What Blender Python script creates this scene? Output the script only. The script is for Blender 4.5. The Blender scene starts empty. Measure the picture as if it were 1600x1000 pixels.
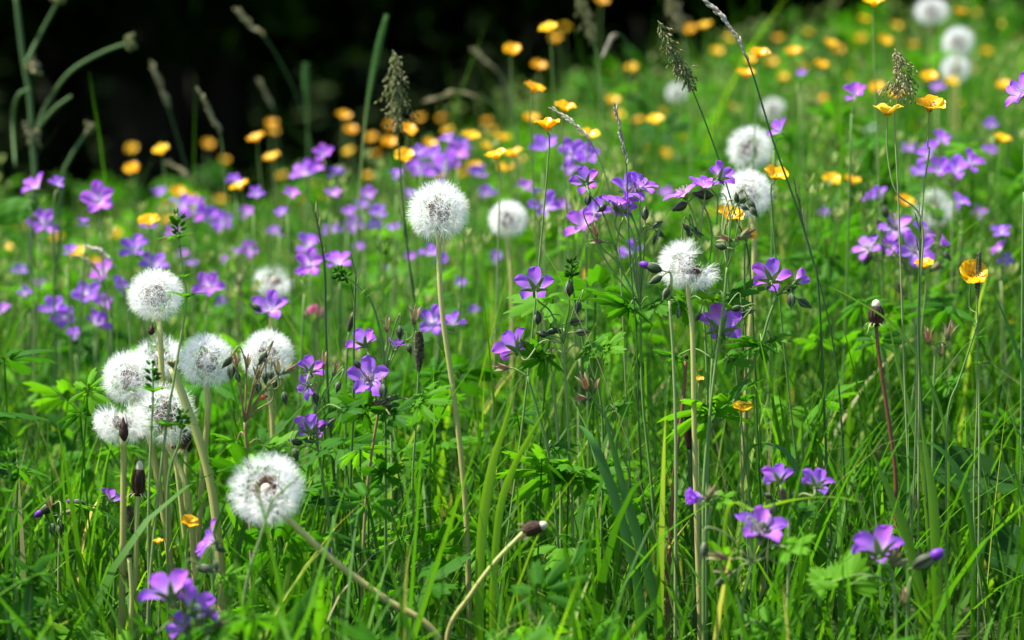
import bpy, math, random
import numpy as np
from mathutils import Vector, Matrix, Quaternion

R = math.radians
rnd = random.Random(11)
nr = np.random.default_rng(5)
sc = bpy.context.scene
col = sc.collection

# ------------------------------------------------------------------ camera
CZ, PITCH, F = 0.40, R(2.6), 100 / 36 * 1600
cam = bpy.data.objects.new('camera', bpy.data.cameras.new('camera'))
col.objects.link(cam)
cam.location = (0, 0, CZ)
cam.rotation_euler = (R(90) - PITCH, 0, 0)
cam.data.lens, cam.data.sensor_width = 100, 36
cam.data.clip_start, cam.data.clip_end = 0.05, 1000
cam.data.dof.use_dof = True
cam.data.dof.focus_distance = 2.2
cam.data.dof.aperture_fstop = 5.4
cam.data.dof.aperture_blades = 7
sc.camera = cam
# ------------------------------------------------------------------ light
SUN_EL, SUN_AZ = R(60), R(-88)          # azimuth from +Y (behind the meadow), negative = left
w = bpy.data.worlds.new('World')
sc.world = w
w.use_nodes = True
nt = w.node_tree
sky = nt.nodes.new('ShaderNodeTexSky')
sky.sky_type = 'NISHITA'
sky.sun_disc = False
sky.sun_elevation = SUN_EL
sky.sun_rotation = SUN_AZ
nt.links.new(sky.outputs[0], nt.nodes['Background'].inputs[0])
nt.nodes['Background'].inputs[1].default_value = 0.12
sun = bpy.data.objects.new('sun', bpy.data.lights.new('sun', 'SUN'))
col.objects.link(sun)
sun.data.energy = 5.0
sun.data.angle = R(0.5)
sun.data.color = (1, .955, .87)
sd = Vector((math.sin(SUN_AZ) * math.cos(SUN_EL), math.cos(SUN_AZ) * math.cos(SUN_EL), math.sin(SUN_EL)))
sun.rotation_euler = sd.to_track_quat('Z', 'Y').to_euler()
sc.view_settings.view_transform = 'Standard'
sc.view_settings.look = 'None'
sc.view_settings.exposure = 1.27
sc.view_settings.gamma = 1
sc.render.engine = 'CYCLES'
c = sc.cycles
c.max_bounces, c.diffuse_bounces, c.glossy_bounces, c.transmission_bounces, c.transparent_max_bounces = 7, 4, 2, 5, 4
c.use_denoising = True
c.denoiser = 'OPENIMAGEDENOISE'
c.caustics_reflective = c.caustics_refractive = False
c.sample_clamp_indirect = 4

# ------------------------------------------------------------------ terrain and pixel helpers
def sst(a, b, x):
    t = np.clip((x - a) / (b - a), 0, 1)
    return t * t * (3 - 2 * t)

def ground_z(x, y):
    x = np.asarray(x, float); y = np.asarray(y, float)
    u = x / np.maximum(y, 1.0)
    s = sst(-.13, .16, u)
    yy = np.minimum(np.maximum(y, -3), 6.8)
    z = .01 + (yy - 2.2) * (.028 + .086 * s)
    z = z + .012 * np.sin(x * 5.1 + y * 2.3) * np.sin(y * 4.3 - x)
    z = z - .6 * sst(6.9, 11, y) + 16 * sst(20, 70, y)
    return z

def gz(x, y): return float(ground_z(x, y))

CF = Vector((0, math.cos(PITCH), -math.sin(PITCH)))
CU = Vector((0, math.sin(PITCH), math.cos(PITCH)))
CR = Vector((1, 0, 0))
CAM = Vector((0, 0, CZ))
def P(x, y, D): return CAM + D * (CF + CR * ((x - 800) / F) + CU * ((500 - y) / F))
def axis_of(a): return (CR * a[0] + CU * a[1] - CF * a[2]).normalized()   # right, up, towards the viewer
def project(p):
    q = p - CAM
    d = q.dot(CF)
    return 800 + F * q.dot(CR) / d, 500 - F * q.dot(CU) / d

# ------------------------------------------------------------------ mesh builder
class MB:
    def __init__(s): s.v, s.f, s.d = [], [], []
    def add(s, vs, fs, ds):
        o = len(s.v)
        s.v += [tuple(v) for v in vs]; s.f += [tuple(i + o for i in f) for f in fs]; s.d += list(ds)
    def mesh(s, name, m, smooth=True):
        me = bpy.data.meshes.new(name)
        me.from_pydata(s.v, [], s.f)
        a = me.attributes.new('dat', 'FLOAT_COLOR', 'POINT')
        a.data.foreach_set('color', np.array([(d[0], d[1], d[2], 1.0) for d in s.d], np.float32).ravel())
        me.materials.append(m)
        if smooth: me.polygons.foreach_set('use_smooth', [True] * len(me.polygons))
        return me

def np_mesh(name, V, Fq, D, m, smooth=True):
    me = bpy.data.meshes.new(name)
    n, k = Fq.shape
    me.vertices.add(len(V)); me.vertices.foreach_set('co', V.astype(np.float32).ravel())
    me.loops.add(n * k); me.loops.foreach_set('vertex_index', Fq.astype(np.int32).ravel())
    me.polygons.add(n)
    me.polygons.foreach_set('loop_start', np.arange(0, n * k, k, dtype=np.int32))
    me.polygons.foreach_set('loop_total', np.full(n, k, np.int32))
    if smooth: me.polygons.foreach_set('use_smooth', np.ones(n, bool))
    a = me.attributes.new('dat', 'FLOAT_COLOR', 'POINT')
    D4 = np.ones((len(V), 4), np.float32); D4[:, :3] = D
    a.data.foreach_set('color', D4.ravel())
    me.materials.append(m)
    me.update(calc_edges=True)
    return me

def obj(name, me, parent=None, loc=None, rot=None, scale=None):
    o = bpy.data.objects.new(name, me)
    col.objects.link(o)
    if parent is not None: o.parent = parent
    if loc is not None: o.location = loc
    if rot is not None: o.rotation_mode = 'QUATERNION'; o.rotation_quaternion = rot
    if scale is not None: o.scale = (scale,) * 3 if isinstance(scale, (int, float)) else scale
    return o

def thing(name, label, cat, loc, group=None):
    o = bpy.data.objects.new(name, None)
    col.objects.link(o)
    o.empty_display_size = .02
    o.location = loc
    o['label'] = label; o['category'] = cat
    if group: o['group'] = group
    o['kind'] = 'thing'
    return o

def spline(pts, n=6):
    pts = [Vector(p) for p in pts]
    if len(pts) == 2: return [pts[0].lerp(pts[1], i / n) for i in range(n + 1)]
    q = [pts[0] * 2 - pts[1]] + pts + [pts[-1] * 2 - pts[-2]]
    out = []
    for i in range(1, len(q) - 2):
        a, b, c_, d = q[i - 1:i + 3]
        for k in range(n):
            t = k / n
            out.append(.5 * ((2 * b) + (c_ - a) * t + (2 * a - 5 * b + 4 * c_ - d) * t * t + (3 * b - a - 3 * c_ + d) * t ** 3))
    out.append(pts[-1])
    return out

def frames(pts):
    ref = Vector((.3, .9, .1)); out = []
    for i in range(len(pts)):
        t = (pts[min(i + 1, len(pts) - 1)] - pts[max(i - 1, 0)])
        if t.length < 1e-9: t = Vector((0, 0, 1))
        t.normalize()
        a = ref - t * ref.dot(t)
        if a.length < 1e-3: a = t.orthogonal()
        a.normalize(); ref = a
        out.append((t, a, t.cross(a)))
    return out

def tube(mb, pts, r, n=6, tint=None, org=Vector((0, 0, 0))):
    """r: a number, (r0, r1) or a function of t; tint.x random, .y along."""
    fr = frames(pts); L = len(pts) - 1; tint = rnd.random() if tint is None else tint
    vs, ds, fs = [], [], []
    for i, (p, (t, a, b)) in enumerate(zip(pts, fr)):
        u = i / L
        rr = r(u) if callable(r) else (r[0] + (r[1] - r[0]) * u if isinstance(r, tuple) else r)
        for k in range(n):
            th = 2 * math.pi * k / n
            vs.append(p - org + (a * math.cos(th) + b * math.sin(th)) * rr); ds.append((tint, u, k / n))
    for i in range(L):
        for k in range(n):
            fs.append((i * n + k, i * n + (k + 1) % n, (i + 1) * n + (k + 1) % n, (i + 1) * n + k))
    fs.append(tuple(range(n - 1, -1, -1))); fs.append(tuple(L * n + k for k in range(n)))
    mb.add(vs, fs, ds)

def ribbon(mb, pts, wd, side, tint=None, org=Vector((0, 0, 0)), fold=.25):
    """a folded blade: three vertices across."""
    L = len(pts) - 1; tint = rnd.random() if tint is None else tint
    vs, ds, fs = [], [], []
    for i, p in enumerate(pts):
        t = (pts[min(i + 1, L)] - pts[max(i - 1, 0)]).normalized()
        s = (side - t * side.dot(t)).normalized(); nn = t.cross(s)
        ww = wd(i / L) * .5
        for k in (-1, 0, 1):
            vs.append(p - org + s * ww * k + nn * (abs(k) * ww * fold)); ds.append((tint, i / L, abs(k)))
    for i in range(L):
        for k in (0, 1): fs.append((i * 3 + k, i * 3 + k + 1, i * 3 + k + 4, i * 3 + k + 3))
    mb.add(vs, fs, ds)

def blob(mb, c_, ax, ln, r, n=7, m=6, tint=None, org=Vector((0, 0, 0)), prof=None, start=None):
    """spindle body along ax, from its base c_."""
    ax = Vector(ax).normalized(); prof = prof or (lambda u: math.sin(math.pi * min(max(u, .0), 1)) ** .8)
    pts = [Vector(c_) + ax * (ln * i / m) for i in range(m + 1)]
    tube(mb, pts, lambda u: r * max(prof(u), .04), n, tint, org)

# ------------------------------------------------------------------ materials
def new_mat(name):
    m = bpy.data.materials.new(name); m.use_nodes = True
    n = m.node_tree; n.nodes.clear()
    return m, n, n.nodes.new('ShaderNodeOutputMaterial')

def N(n, t, **kw):
    x = n.nodes.new(t)
    for k, v in kw.items(): setattr(x, k, v)
    return x

def ramp(n, fac, stops):
    r = N(n, 'ShaderNodeValToRGB')
    while len(r.color_ramp.elements) < len(stops): r.color_ramp.elements.new(.5)
    for e, (p, c_) in zip(r.color_ramp.elements, stops): e.position = p; e.color = (*c_, 1)
    n.links.new(fac, r.inputs[0])
    return r.outputs[0]

def thin_mat(name, stops, trans=.45, rough=.5, spec=.35, tmul=(1.25, 1.25, .5), comp='r', objrand=False, noise=0.0, sat=1.0):
    """leaf-like surface: reflects and lets light through. stops: ramp over an attribute channel (or per-object random)."""
    m, n, out = new_mat(name)
    at = N(n, 'ShaderNodeAttribute', attribute_name='dat')
    sep = N(n, 'ShaderNodeSeparateColor'); n.links.new(at.outputs['Color'], sep.inputs[0])
    fac = sep.outputs[{'r': 0, 'g': 1, 'b': 2}[comp]]
    if objrand:
        oi = N(n, 'ShaderNodeObjectInfo'); fac = oi.outputs['Random']
    if noise:
        tc = N(n, 'ShaderNodeTexCoord'); nz = N(n, 'ShaderNodeTexNoise'); nz.inputs['Scale'].default_value = 90; nz.inputs['Detail'].default_value = 3
        n.links.new(tc.outputs['Object'], nz.inputs['Vector'])
        mm = N(n, 'ShaderNodeMath', operation='MULTIPLY_ADD'); n.links.new(nz.outputs[0], mm.inputs[0]); mm.inputs[1].default_value = noise; 
        m2 = N(n, 'ShaderNodeMath', operation='SUBTRACT'); n.links.new(fac, m2.inputs[0]); m2.inputs[1].default_value = noise * .5
        n.links.new(m2.outputs[0], mm.inputs[2]); fac = mm.outputs[0]
    colr = ramp(n, fac, stops)
    pb = N(n, 'ShaderNodeBsdfPrincipled'); n.links.new(colr, pb.inputs['Base Color'])
    pb.inputs['Roughness'].default_value = rough; pb.inputs['Specular IOR Level'].default_value = spec
    if trans:
        mu = N(n, 'ShaderNodeMix', data_type='RGBA', blend_type='MULTIPLY'); mu.inputs['Factor'].default_value = 1
        n.links.new(colr, mu.inputs['A']); mu.inputs['B'].default_value = (*tmul, 1)
        tr = N(n, 'ShaderNodeBsdfTranslucent'); n.links.new(mu.outputs['Result'], tr.inputs[0])
        mx = N(n, 'ShaderNodeMixShader'); mx.inputs[0].default_value = trans
        n.links.new(pb.outputs[0], mx.inputs[1]); n.links.new(tr.outputs[0], mx.inputs[2]); n.links.new(mx.outputs[0], out.inputs[0])
    else: n.links.new(pb.outputs[0], out.inputs[0])
    return m

G1, G2, G3, G4 = (.022, .084, .006), (.058, .195, .007), (.106, .285, .008), (.185, .36, .014)
M = {}
M['grass'] = thin_mat('grass_blade', [(0, G1), (.4, G2), (.78, G3), (.94, G4), (.97, (.35, .33, .12)), (1, (.42, .36, .2))], .55, .55, .2)
M['blade'] = thin_mat('broad_blade', [(0, (.035, .13, .03)), (.5, G2), (1, G4)], .45, .38, .45)
M['leaf'] = thin_mat('herb_leaf', [(0, (.020, .098, .005)), (.5, (.050, .200, .006)), (1, (.120, .34, .010))], .55, .6, .15, noise=.35)
M['dockleaf'] = thin_mat('broad_leaf', [(0, (.016, .060, .010)), (1, (.03, .11, .012))], .3, .6, .12, noise=.3)
M['stem'] = thin_mat('green_stem', [(0, (.10, .20, .045)), (.6, (.17, .27, .07)), (1, (.25, .30, .12))], .1, .6, .2)
M['darkstem'] = thin_mat('dark_stem', [(0, (.025, .07, .015)), (1, (.045, .11, .02))], 0, .5, .3)
M['redstem'] = thin_mat('red_stem', [(0, (.10, .035, .018)), (1, (.17, .07, .035))], 0, .5, .3)
M['brownstem'] = thin_mat('brown_stem', [(0, (.22, .13, .06)), (.5, (.26, .19, .09)), (1, (.19, .23, .07))], 0, .5, .3, comp='g')
M['dstem'] = thin_mat('dandelion_stem', [(0, (.46, .48, .17)), (.35, (.42, .42, .12)), (.7, (.38, .33, .11)), (1, (.30, .24, .10))], .15, .45, .35, comp='g', noise=.15)
M['calyx'] = thin_mat('calyx', [(0, (.07, .16, .03)), (1, (.14, .23, .07))], .25, .55, .3)
M['bud'] = thin_mat('bud', [(0, (.022, .026, .014)), (.55, (.045, .065, .026)), (1, (.22, .28, .16))], 0, .6, .25)
M['purplebud'] = thin_mat('bud_tip', [(0, (.12, .02, .30)), (1, (.20, .04, .45))], .2, .5, .3)
M['spent'] = thin_mat('spent_calyx', [(0, (.20, .22, .10)), (.6, (.28, .21, .13)), (1, (.24, .09, .09))], .2, .6, .2)
M['faded'] = thin_mat('faded_calyx', [(0, (.10, .20, .03)), (.3, (.26, .36, .10)), (1, (.46, .42, .26))], .35, .6, .15, tmul=(1.1, 1.1, .8))
M['puff'] = thin_mat('pappus', [(0, (.86, .86, .84)), (1, (.93, .93, .90))], .5, .7, .1, tmul=(1, 1, 1))
M['achene'] = thin_mat('achene', [(0, (.07, .035, .022)), (1, (.17, .10, .065))], 0, .6, .2)
M['receptacle'] = thin_mat('receptacle', [(0, (.52, .46, .32)), (1, (.60, .54, .40))], 0, .6, .2)
M['bract'] = thin_mat('bract', [(0, (.03, .03, .012)), (1, (.10, .10, .04))], .1, .6, .2)
M['withered'] = thin_mat('withered_head', [(0, (.025, .015, .010)), (.6, (.07, .035, .02)), (1, (.24, .12, .07))], 0, .7, .2)
M['tan'] = thin_mat('seed_tan', [(0, (.16, .16, .06)), (.5, (.29, .27, .12)), (1, (.45, .40, .24))], .3, .6, .2, tmul=(1.1, 1.05, .8))
M['palestalk'] = thin_mat('pale_ear', [(0, (.38, .33, .25)), (1, (.60, .54, .44))], .3, .6, .2, tmul=(1.1, 1.05, .85))
M['greenear'] = thin_mat('green_ear', [(0, (.12, .17, .05)), (.6, (.24, .25, .10)), (1, (.36, .31, .18))], .35, .6, .2)
M['darkear'] = thin_mat('dark_ear', [(0, (.035, .035, .018)), (.7, (.09, .085, .045)), (1, (.20, .18, .11))], .1, .7, .2)
M['spike'] = thin_mat('green_spike', [(0, (.05, .17, .03)), (1, (.09, .24, .05))], .2, .6, .2)
M['hstem'] = thin_mat('pale_stem', [(0, (.05, .10, .03)), (1, (.10, .17, .06))], 0, .7, .1)
M['butter'] = thin_mat('buttercup_petal', [(0, (.88, .45, .002)), (.6, (.90, .53, .003)), (1, (.90, .60, .01))], .42, .35, .4, tmul=(1.0, 1.0, .5), objrand=True)
M['paleb'] = thin_mat('pale_buttercup_petal', [(0, (.88, .62, .05)), (1, (.9, .7, .14))], .38, .25, .6, tmul=(1, 1, .7))
M['buttercentre'] = thin_mat('buttercup_centre', [(0, (.55, .32, .01)), (1, (.72, .45, .02))], .2, .6, .2)
M['stamen'] = thin_mat('stamen', [(0, (.45, .38, .35)), (1, (.62, .55, .55))], .2, .6, .2)
M['clover'] = thin_mat('clover_floret', [(0, (.50, .09, .24)), (1, (.70, .26, .42))], .35, .6, .2, tmul=(1, 1, 1))
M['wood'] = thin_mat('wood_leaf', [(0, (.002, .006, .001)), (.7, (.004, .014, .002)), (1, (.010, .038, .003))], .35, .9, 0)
M['orange'] = thin_mat('orange_petal', [(0, (.80, .20, .01)), (1, (.85, .26, .02))], .35, .5, .3, tmul=(1, 1, .6))
M['ladybird'] = thin_mat('beetle_shell', [(0, (.55, .06, .01)), (1, (.65, .1, .02))], 0, .25, .5)

def petal_mat():
    m, n, out = new_mat('cranesbill_petal')
    at = N(n, 'ShaderNodeAttribute', attribute_name='dat')
    sep = N(n, 'ShaderNodeSeparateColor'); n.links.new(at.outputs['Color'], sep.inputs[0])
    v = ramp(n, sep.outputs[1], [(0, (.80, .72, .80)), (.2, (.72, .56, .84)), (.48, (.43, .19, .81)), (1, (.32, .085, .72))])
    pk = ramp(n, sep.outputs[1], [(0, (.85, .70, .80)), (.24, (.80, .52, .82)), (.5, (.64, .20, .82)), (1, (.52, .09, .72))])
    oi = N(n, 'ShaderNodeObjectInfo')
    rr = ramp(n, oi.outputs['Random'], [(0, (0, 0, 0)), (.5, (.25, .25, .25)), (1, (.9, .9, .9))])
    cx = N(n, 'ShaderNodeMix', data_type='RGBA'); n.links.new(rr, cx.inputs['Factor']); n.links.new(v, cx.inputs['A']); n.links.new(pk, cx.inputs['B'])
    # veins run along the petal
    wv = N(n, 'ShaderNodeMath', operation='MULTIPLY'); n.links.new(sep.outputs[0], wv.inputs[0]); wv.inputs[1].default_value = 44
    sn = N(n, 'ShaderNodeMath', operation='SINE'); n.links.new(wv.outputs[0], sn.inputs[0])
    pw = N(n, 'ShaderNodeMath', operation='GREATER_THAN'); n.links.new(sn.outputs[0], pw.inputs[0]); pw.inputs[1].default_value = .8
    ml = N(n, 'ShaderNodeMath', operation='MULTIPLY'); n.links.new(pw.outputs[0], ml.inputs[0]); ml.inputs[1].default_value = .3
    dk = N(n, 'ShaderNodeMix', data_type='RGBA', blend_type='MULTIPLY'); n.links.new(ml.outputs[0], dk.inputs['Factor']); n.links.new(cx.outputs['Result'], dk.inputs['A'])
    dk.inputs['B'].default_value = (.62, .45, .8, 1)
    pb = N(n, 'ShaderNodeBsdfPrincipled'); n.links.new(dk.outputs['Result'], pb.inputs['Base Color'])
    pb.inputs['Roughness'].default_value = .55; pb.inputs['Specular IOR Level'].default_value = .25
    tr = N(n, 'ShaderNodeBsdfTranslucent'); n.links.new(dk.outputs['Result'], tr.inputs[0])
    mx = N(n, 'ShaderNodeMixShader'); mx.inputs[0].default_value = .5
    n.links.new(pb.outputs[0], mx.inputs[1]); n.links.new(tr.outputs[0], mx.inputs[2]); n.links.new(mx.outputs[0], out.inputs[0])
    return m
M['petal'] = petal_mat()

def ground_mat():
    m, n, out = new_mat('meadow_soil')
    tc = N(n, 'ShaderNodeTexCoord'); nz = N(n, 'ShaderNodeTexNoise'); nz.inputs['Scale'].default_value = 6; nz.inputs['Detail'].default_value = 8
    n.links.new(tc.outputs['Object'], nz.inputs['Vector'])
    cc = ramp(n, nz.outputs[0], [(.3, (.015, .025, .008)), (.55, (.025, .05, .010)), (.75, (.04, .045, .02))])
    pb = N(n, 'ShaderNodeBsdfPrincipled'); n.links.new(cc, pb.inputs['Base Color']); pb.inputs['Roughness'].default_value = .95
    pb.inputs['Specular IOR Level'].default_value = .1
    bp = N(n, 'ShaderNodeBump'); bp.inputs['Distance'].default_value = .02; n.links.new(nz.outputs[0], bp.inputs['Height']); n.links.new(bp.outputs[0], pb.inputs['Normal'])
    n.links.new(pb.outputs[0], out.inputs[0])
    return m

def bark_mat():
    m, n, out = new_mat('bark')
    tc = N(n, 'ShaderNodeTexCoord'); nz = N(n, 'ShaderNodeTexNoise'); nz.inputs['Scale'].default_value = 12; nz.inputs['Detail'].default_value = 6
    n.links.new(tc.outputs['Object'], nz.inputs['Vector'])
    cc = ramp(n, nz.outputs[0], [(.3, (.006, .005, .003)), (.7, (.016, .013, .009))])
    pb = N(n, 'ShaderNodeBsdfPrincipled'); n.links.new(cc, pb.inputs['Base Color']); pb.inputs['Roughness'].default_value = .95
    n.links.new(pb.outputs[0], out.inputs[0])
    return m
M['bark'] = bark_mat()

# ------------------------------------------------------------------ setting: ground
k = np.linspace(-1, 1, 181)
gx = np.sinh(k * 5.2) / math.sinh(5.2) * 300
gy = 4 + np.sinh(k * 5.2) / math.sinh(5.2) * 300
X, Y = np.meshgrid(gx, gy)
V = np.stack([X.ravel(), Y.ravel(), ground_z(X.ravel(), Y.ravel())], 1)
i, j = np.meshgrid(np.arange(180), np.arange(180))
b = (j * 181 + i).ravel()
go = obj('ground', np_mesh('ground', V, np.stack([b, b + 1, b + 182, b + 181], 1), np.zeros((len(V), 3)), ground_mat()))
go['kind'] = 'structure'

# ------------------------------------------------------------------ prototypes
def petal_mesh(seed, notch=.06, cup=.35, wid=.62, mat='petal', nu=8, nv=12, round_=.72):
    """unit petal: base at the origin, grows along +X, its face towards +Z."""
    r = random.Random(seed); mb = MB(); vs, ds, fs = [], [], []
    tw, wav = r.uniform(-.12, .12), r.uniform(.02, .05)
    x = z = 0.0; L = 1 / nv; path = []
    for jv in range(nv + 1):
        v = jv / nv
        ang = cup * 1.5 * (1 - v) ** 1.2 + cup * .55 - .25 * v * v
        path.append((x, z)); x += L * math.cos(ang); z += L * math.sin(ang)
    for jv in range(nv + 1):
        v = jv / nv
        pk = .58
        hw = wid * .5 * ((.16 + .84 * (lambda t: t * t * (3 - 2 * t))(v / pk) ** (.8 if round_ > .65 else .5)) if v < pk else math.sqrt(max(.004, 1 - ((v - pk) / (1 - pk)) ** 2)) ** .9)
        for iu in range(nu + 1):
            u = iu / nu * 2 - 1
            px = path[jv][0] + (-(abs(u) ** 2.2) * .05 * v ** 3 - notch * (1 - min(1, abs(u) * 2.2)) * v ** 6)
            zz = path[jv][1] + .16 * hw * u * u * 2 + wav * math.sin(u * 3 + v * 5 + seed) * v + tw * u * hw * v
            vs.append((px, u * hw, zz)); ds.append((iu / nu, v, r.random()))
    for jv in range(nv):
        for iu in range(nu):
            a = jv * (nu + 1) + iu; fs.append((a, a + 1, a + nu + 2, a + nu + 1))
    mb.add(vs, fs, ds)
    return mb

PETALS = [petal_mesh(s, cup=.46, wid=.55, notch=.03).mesh('cranesbill_petal', M['petal']) for s in range(4)]
FLATP = [petal_mesh(s + 10, cup=.26, wid=.55, notch=.03).mesh('cranesbill_petal_flat', M['petal']) for s in range(3)]
BPET = [petal_mesh(s + 20, notch=.02, cup=.46, wid=1.02, round_=.6).mesh('buttercup_petal', M['butter']) for s in range(3)]
BPETP = [petal_mesh(s + 20, notch=.02, cup=.45, wid=.98, round_=.6).mesh('pale_buttercup_petal', M['paleb']) for s in range(3)]

def calyx_mb(n=5, ln=.62, cup=.55, wd=.2):
    mb = MB()
    for q in range(n):
        th = 2 * math.pi * (q + .5) / n
        d = Vector((math.cos(th), math.sin(th), 0)); s = Vector((-math.sin(th), math.cos(th), 0))
        pts = [Vector((0, 0, -.03)), d * .12 + Vector((0, 0, .03)), d * (ln * .55) + Vector((0, 0, ln * .5 * cup)), d * ln + Vector((0, 0, ln * cup * .8))]
        ribbon(mb, spline(pts, 3), lambda u: wd * max(.06, math.sin(math.pi * min(1, .22 + u * .78)) ** .8), s, org=Vector((0, 0, .02)))
    blob(mb, (0, 0, -.14), (0, 0, 1), .2, .1)
    return mb
CALYX = calyx_mb().mesh('calyx', M['calyx'])
def stamens_mb():
    mb = MB()
    for q in range(10):
        th = 2 * math.pi * q / 10; a = .16 + .1 * (q % 2)
        d = Vector((math.cos(th) * a, math.sin(th) * a, .42))
        tube(mb, [Vector((0, 0, .02)), d * .6, d], (.014, .01), 3); blob(mb, d - Vector((0, 0, .02)), (0, 0, 1), .06, .025, 5, 3, .9)
    blob(mb, (0, 0, 0), (0, 0, 1), .46, .035, 6, 5, .2)
    return mb
STAMENS = stamens_mb().mesh('stamens', M['stamen'])
def spent_mb():
    mb = MB()
    for q in range(5):
        th = 2 * math.pi * q / 5; d = Vector((math.cos(th), math.sin(th), 0)); s = Vector((-math.sin(th), math.cos(th), 0))
        ribbon(mb, spline([Vector((0, 0, 0)), d * .2 + Vector((0, 0, .25)), d * .34 + Vector((0, 0, .75)), d * (.5 + .2 * rnd.random()) + Vector((0, 0, 1.05))], 3), lambda u: .26 * max(.05, math.sin(math.pi * min(1, .2 + u * .8))), s)
    blob(mb, (0, 0, 0), (0, 0, 1), 1.25, .15, 6, 6, .8, prof=lambda u: (1 - u) ** .6)
    return mb
SPENT = spent_mb().mesh('spent_calyx', M['spent'])
def bud_mb():
    mb = MB()
    blob(mb, (0, 0, 0), (0, 0, 1), 1.0, .27, 9, 8, .25, prof=lambda u: math.sin(math.pi * u ** .8) ** .75)
    for q in range(5):
        th = 2 * math.pi * q / 5; d = Vector((math.cos(th), math.sin(th), 0)); s = Vector((-math.sin(th), math.cos(th), 0))
        pts = [Vector((0, 0, -.02)) + d * .05] + [d * (.275 * math.sin(math.pi * u ** .8) ** .75 + .012) + Vector((0, 0, u)) for u in (.2, .45, .7, .9)] + [d * .09 + Vector((0, 0, 1.1))]
        ribbon(mb, spline(pts, 2), lambda u: .2 * max(.1, math.sin(math.pi * min(1, .15 + u * .85))), s, tint=.45 + .3 * (q % 2))
    # short white hairs catch the light along the rim
    for q in range(60):
        th = rnd.random() * 6.283; u = rnd.uniform(.05, .9); rr = .27 * math.sin(math.pi * u ** .8) ** .75
        d = Vector((math.cos(th), math.sin(th), .3)); p = Vector((math.cos(th) * rr, math.sin(th) * rr, u))
        s = Vector((-math.sin(th), math.cos(th), 0)) * .008
        mb.add([p - s, p + s, p + d * .1], [(0, 1, 2)], [(1, 0, 0)] * 3)
    return mb
BUD = bud_mb().mesh('bud', M['bud'])
def bud_tip_mb():
    mb = MB(); blob(mb, (0, 0, .74), (0, 0, 1), .52, .215, 8, 6, .5, prof=lambda u: math.sin(math.pi * (.25 + .72 * u)) ** .7)
    return mb
BUDTIP = bud_tip_mb().mesh('bud_tip', M['purplebud'])

def butter_mesh(name, pets, seed):
    """small far buttercup: one mesh."""
    r = random.Random(seed); me_src = pets; mb = MB()
    for q in range(5):
        pm = me_src[q % len(me_src)]; rot = Matrix.Rotation(2 * math.pi * q / 5 + r.uniform(-.1, .1), 4, 'Z') @ Matrix.Rotation(r.uniform(-.12, .12), 4, 'Y')
        vs = [rot @ v.co for v in pm.vertices]
        mb.add(vs, [tuple(p.vertices) for p in pm.polygons], [(r.random(), .5, 0)] * len(vs))
    blob(mb, (0, 0, .0), (0, 0, 1), .34, .2, 7, 4, .5, prof=lambda u: math.sqrt(max(0, 1 - u * u)))
    return mb.mesh(name, M['butter'])
BUTTER = [butter_mesh('buttercup_flower', BPET, s) for s in range(4)]
def bcentre_mb():
    mb = MB()
    blob(mb, (0, 0, .02), (0, 0, 1), .26, .15, 8, 5, .2, prof=lambda u: math.sqrt(max(0, 1 - u * u)))
    for q in range(34):
        th = q * 2.4; a = .13 + .14 * (q % 5) / 5
        d = Vector((math.cos(th) * a, math.sin(th) * a, .34 - .1 * (q % 3)))
        tube(mb, [Vector((d.x * .5, d.y * .5, .03)), d], .012, 3, .6); blob(mb, d, (d.x, d.y, .3), .08, .024, 5, 3, .9)
    return mb
BCENTRE = bcentre_mb().mesh('buttercup_centre', M['buttercentre'])
def ger_mesh(seed):
    """small far cranesbill flower: one mesh."""
    r = random.Random(seed); mb = MB()
    for q in range(5):
        pm = (PETALS + FLATP)[r.randrange(7)]; rot = Matrix.Rotation(2 * math.pi * q / 5 + r.uniform(-.1, .1), 4, 'Z') @ Matrix.Rotation(r.uniform(-.25, .1), 4, 'Y')
        co = np.empty(len(pm.attributes['dat'].data) * 4, np.float32); pm.attributes['dat'].data.foreach_get('color', co); co = co.reshape(-1, 4)
        mb.add([rot @ v.co for v in pm.vertices], [tuple(p.vertices) for p in pm.polygons], [tuple(x[:3]) for x in co])
    return mb.mesh('cranesbill_flower', M['petal'])
GER = [ger_mesh(s) for s in range(5)]

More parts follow.
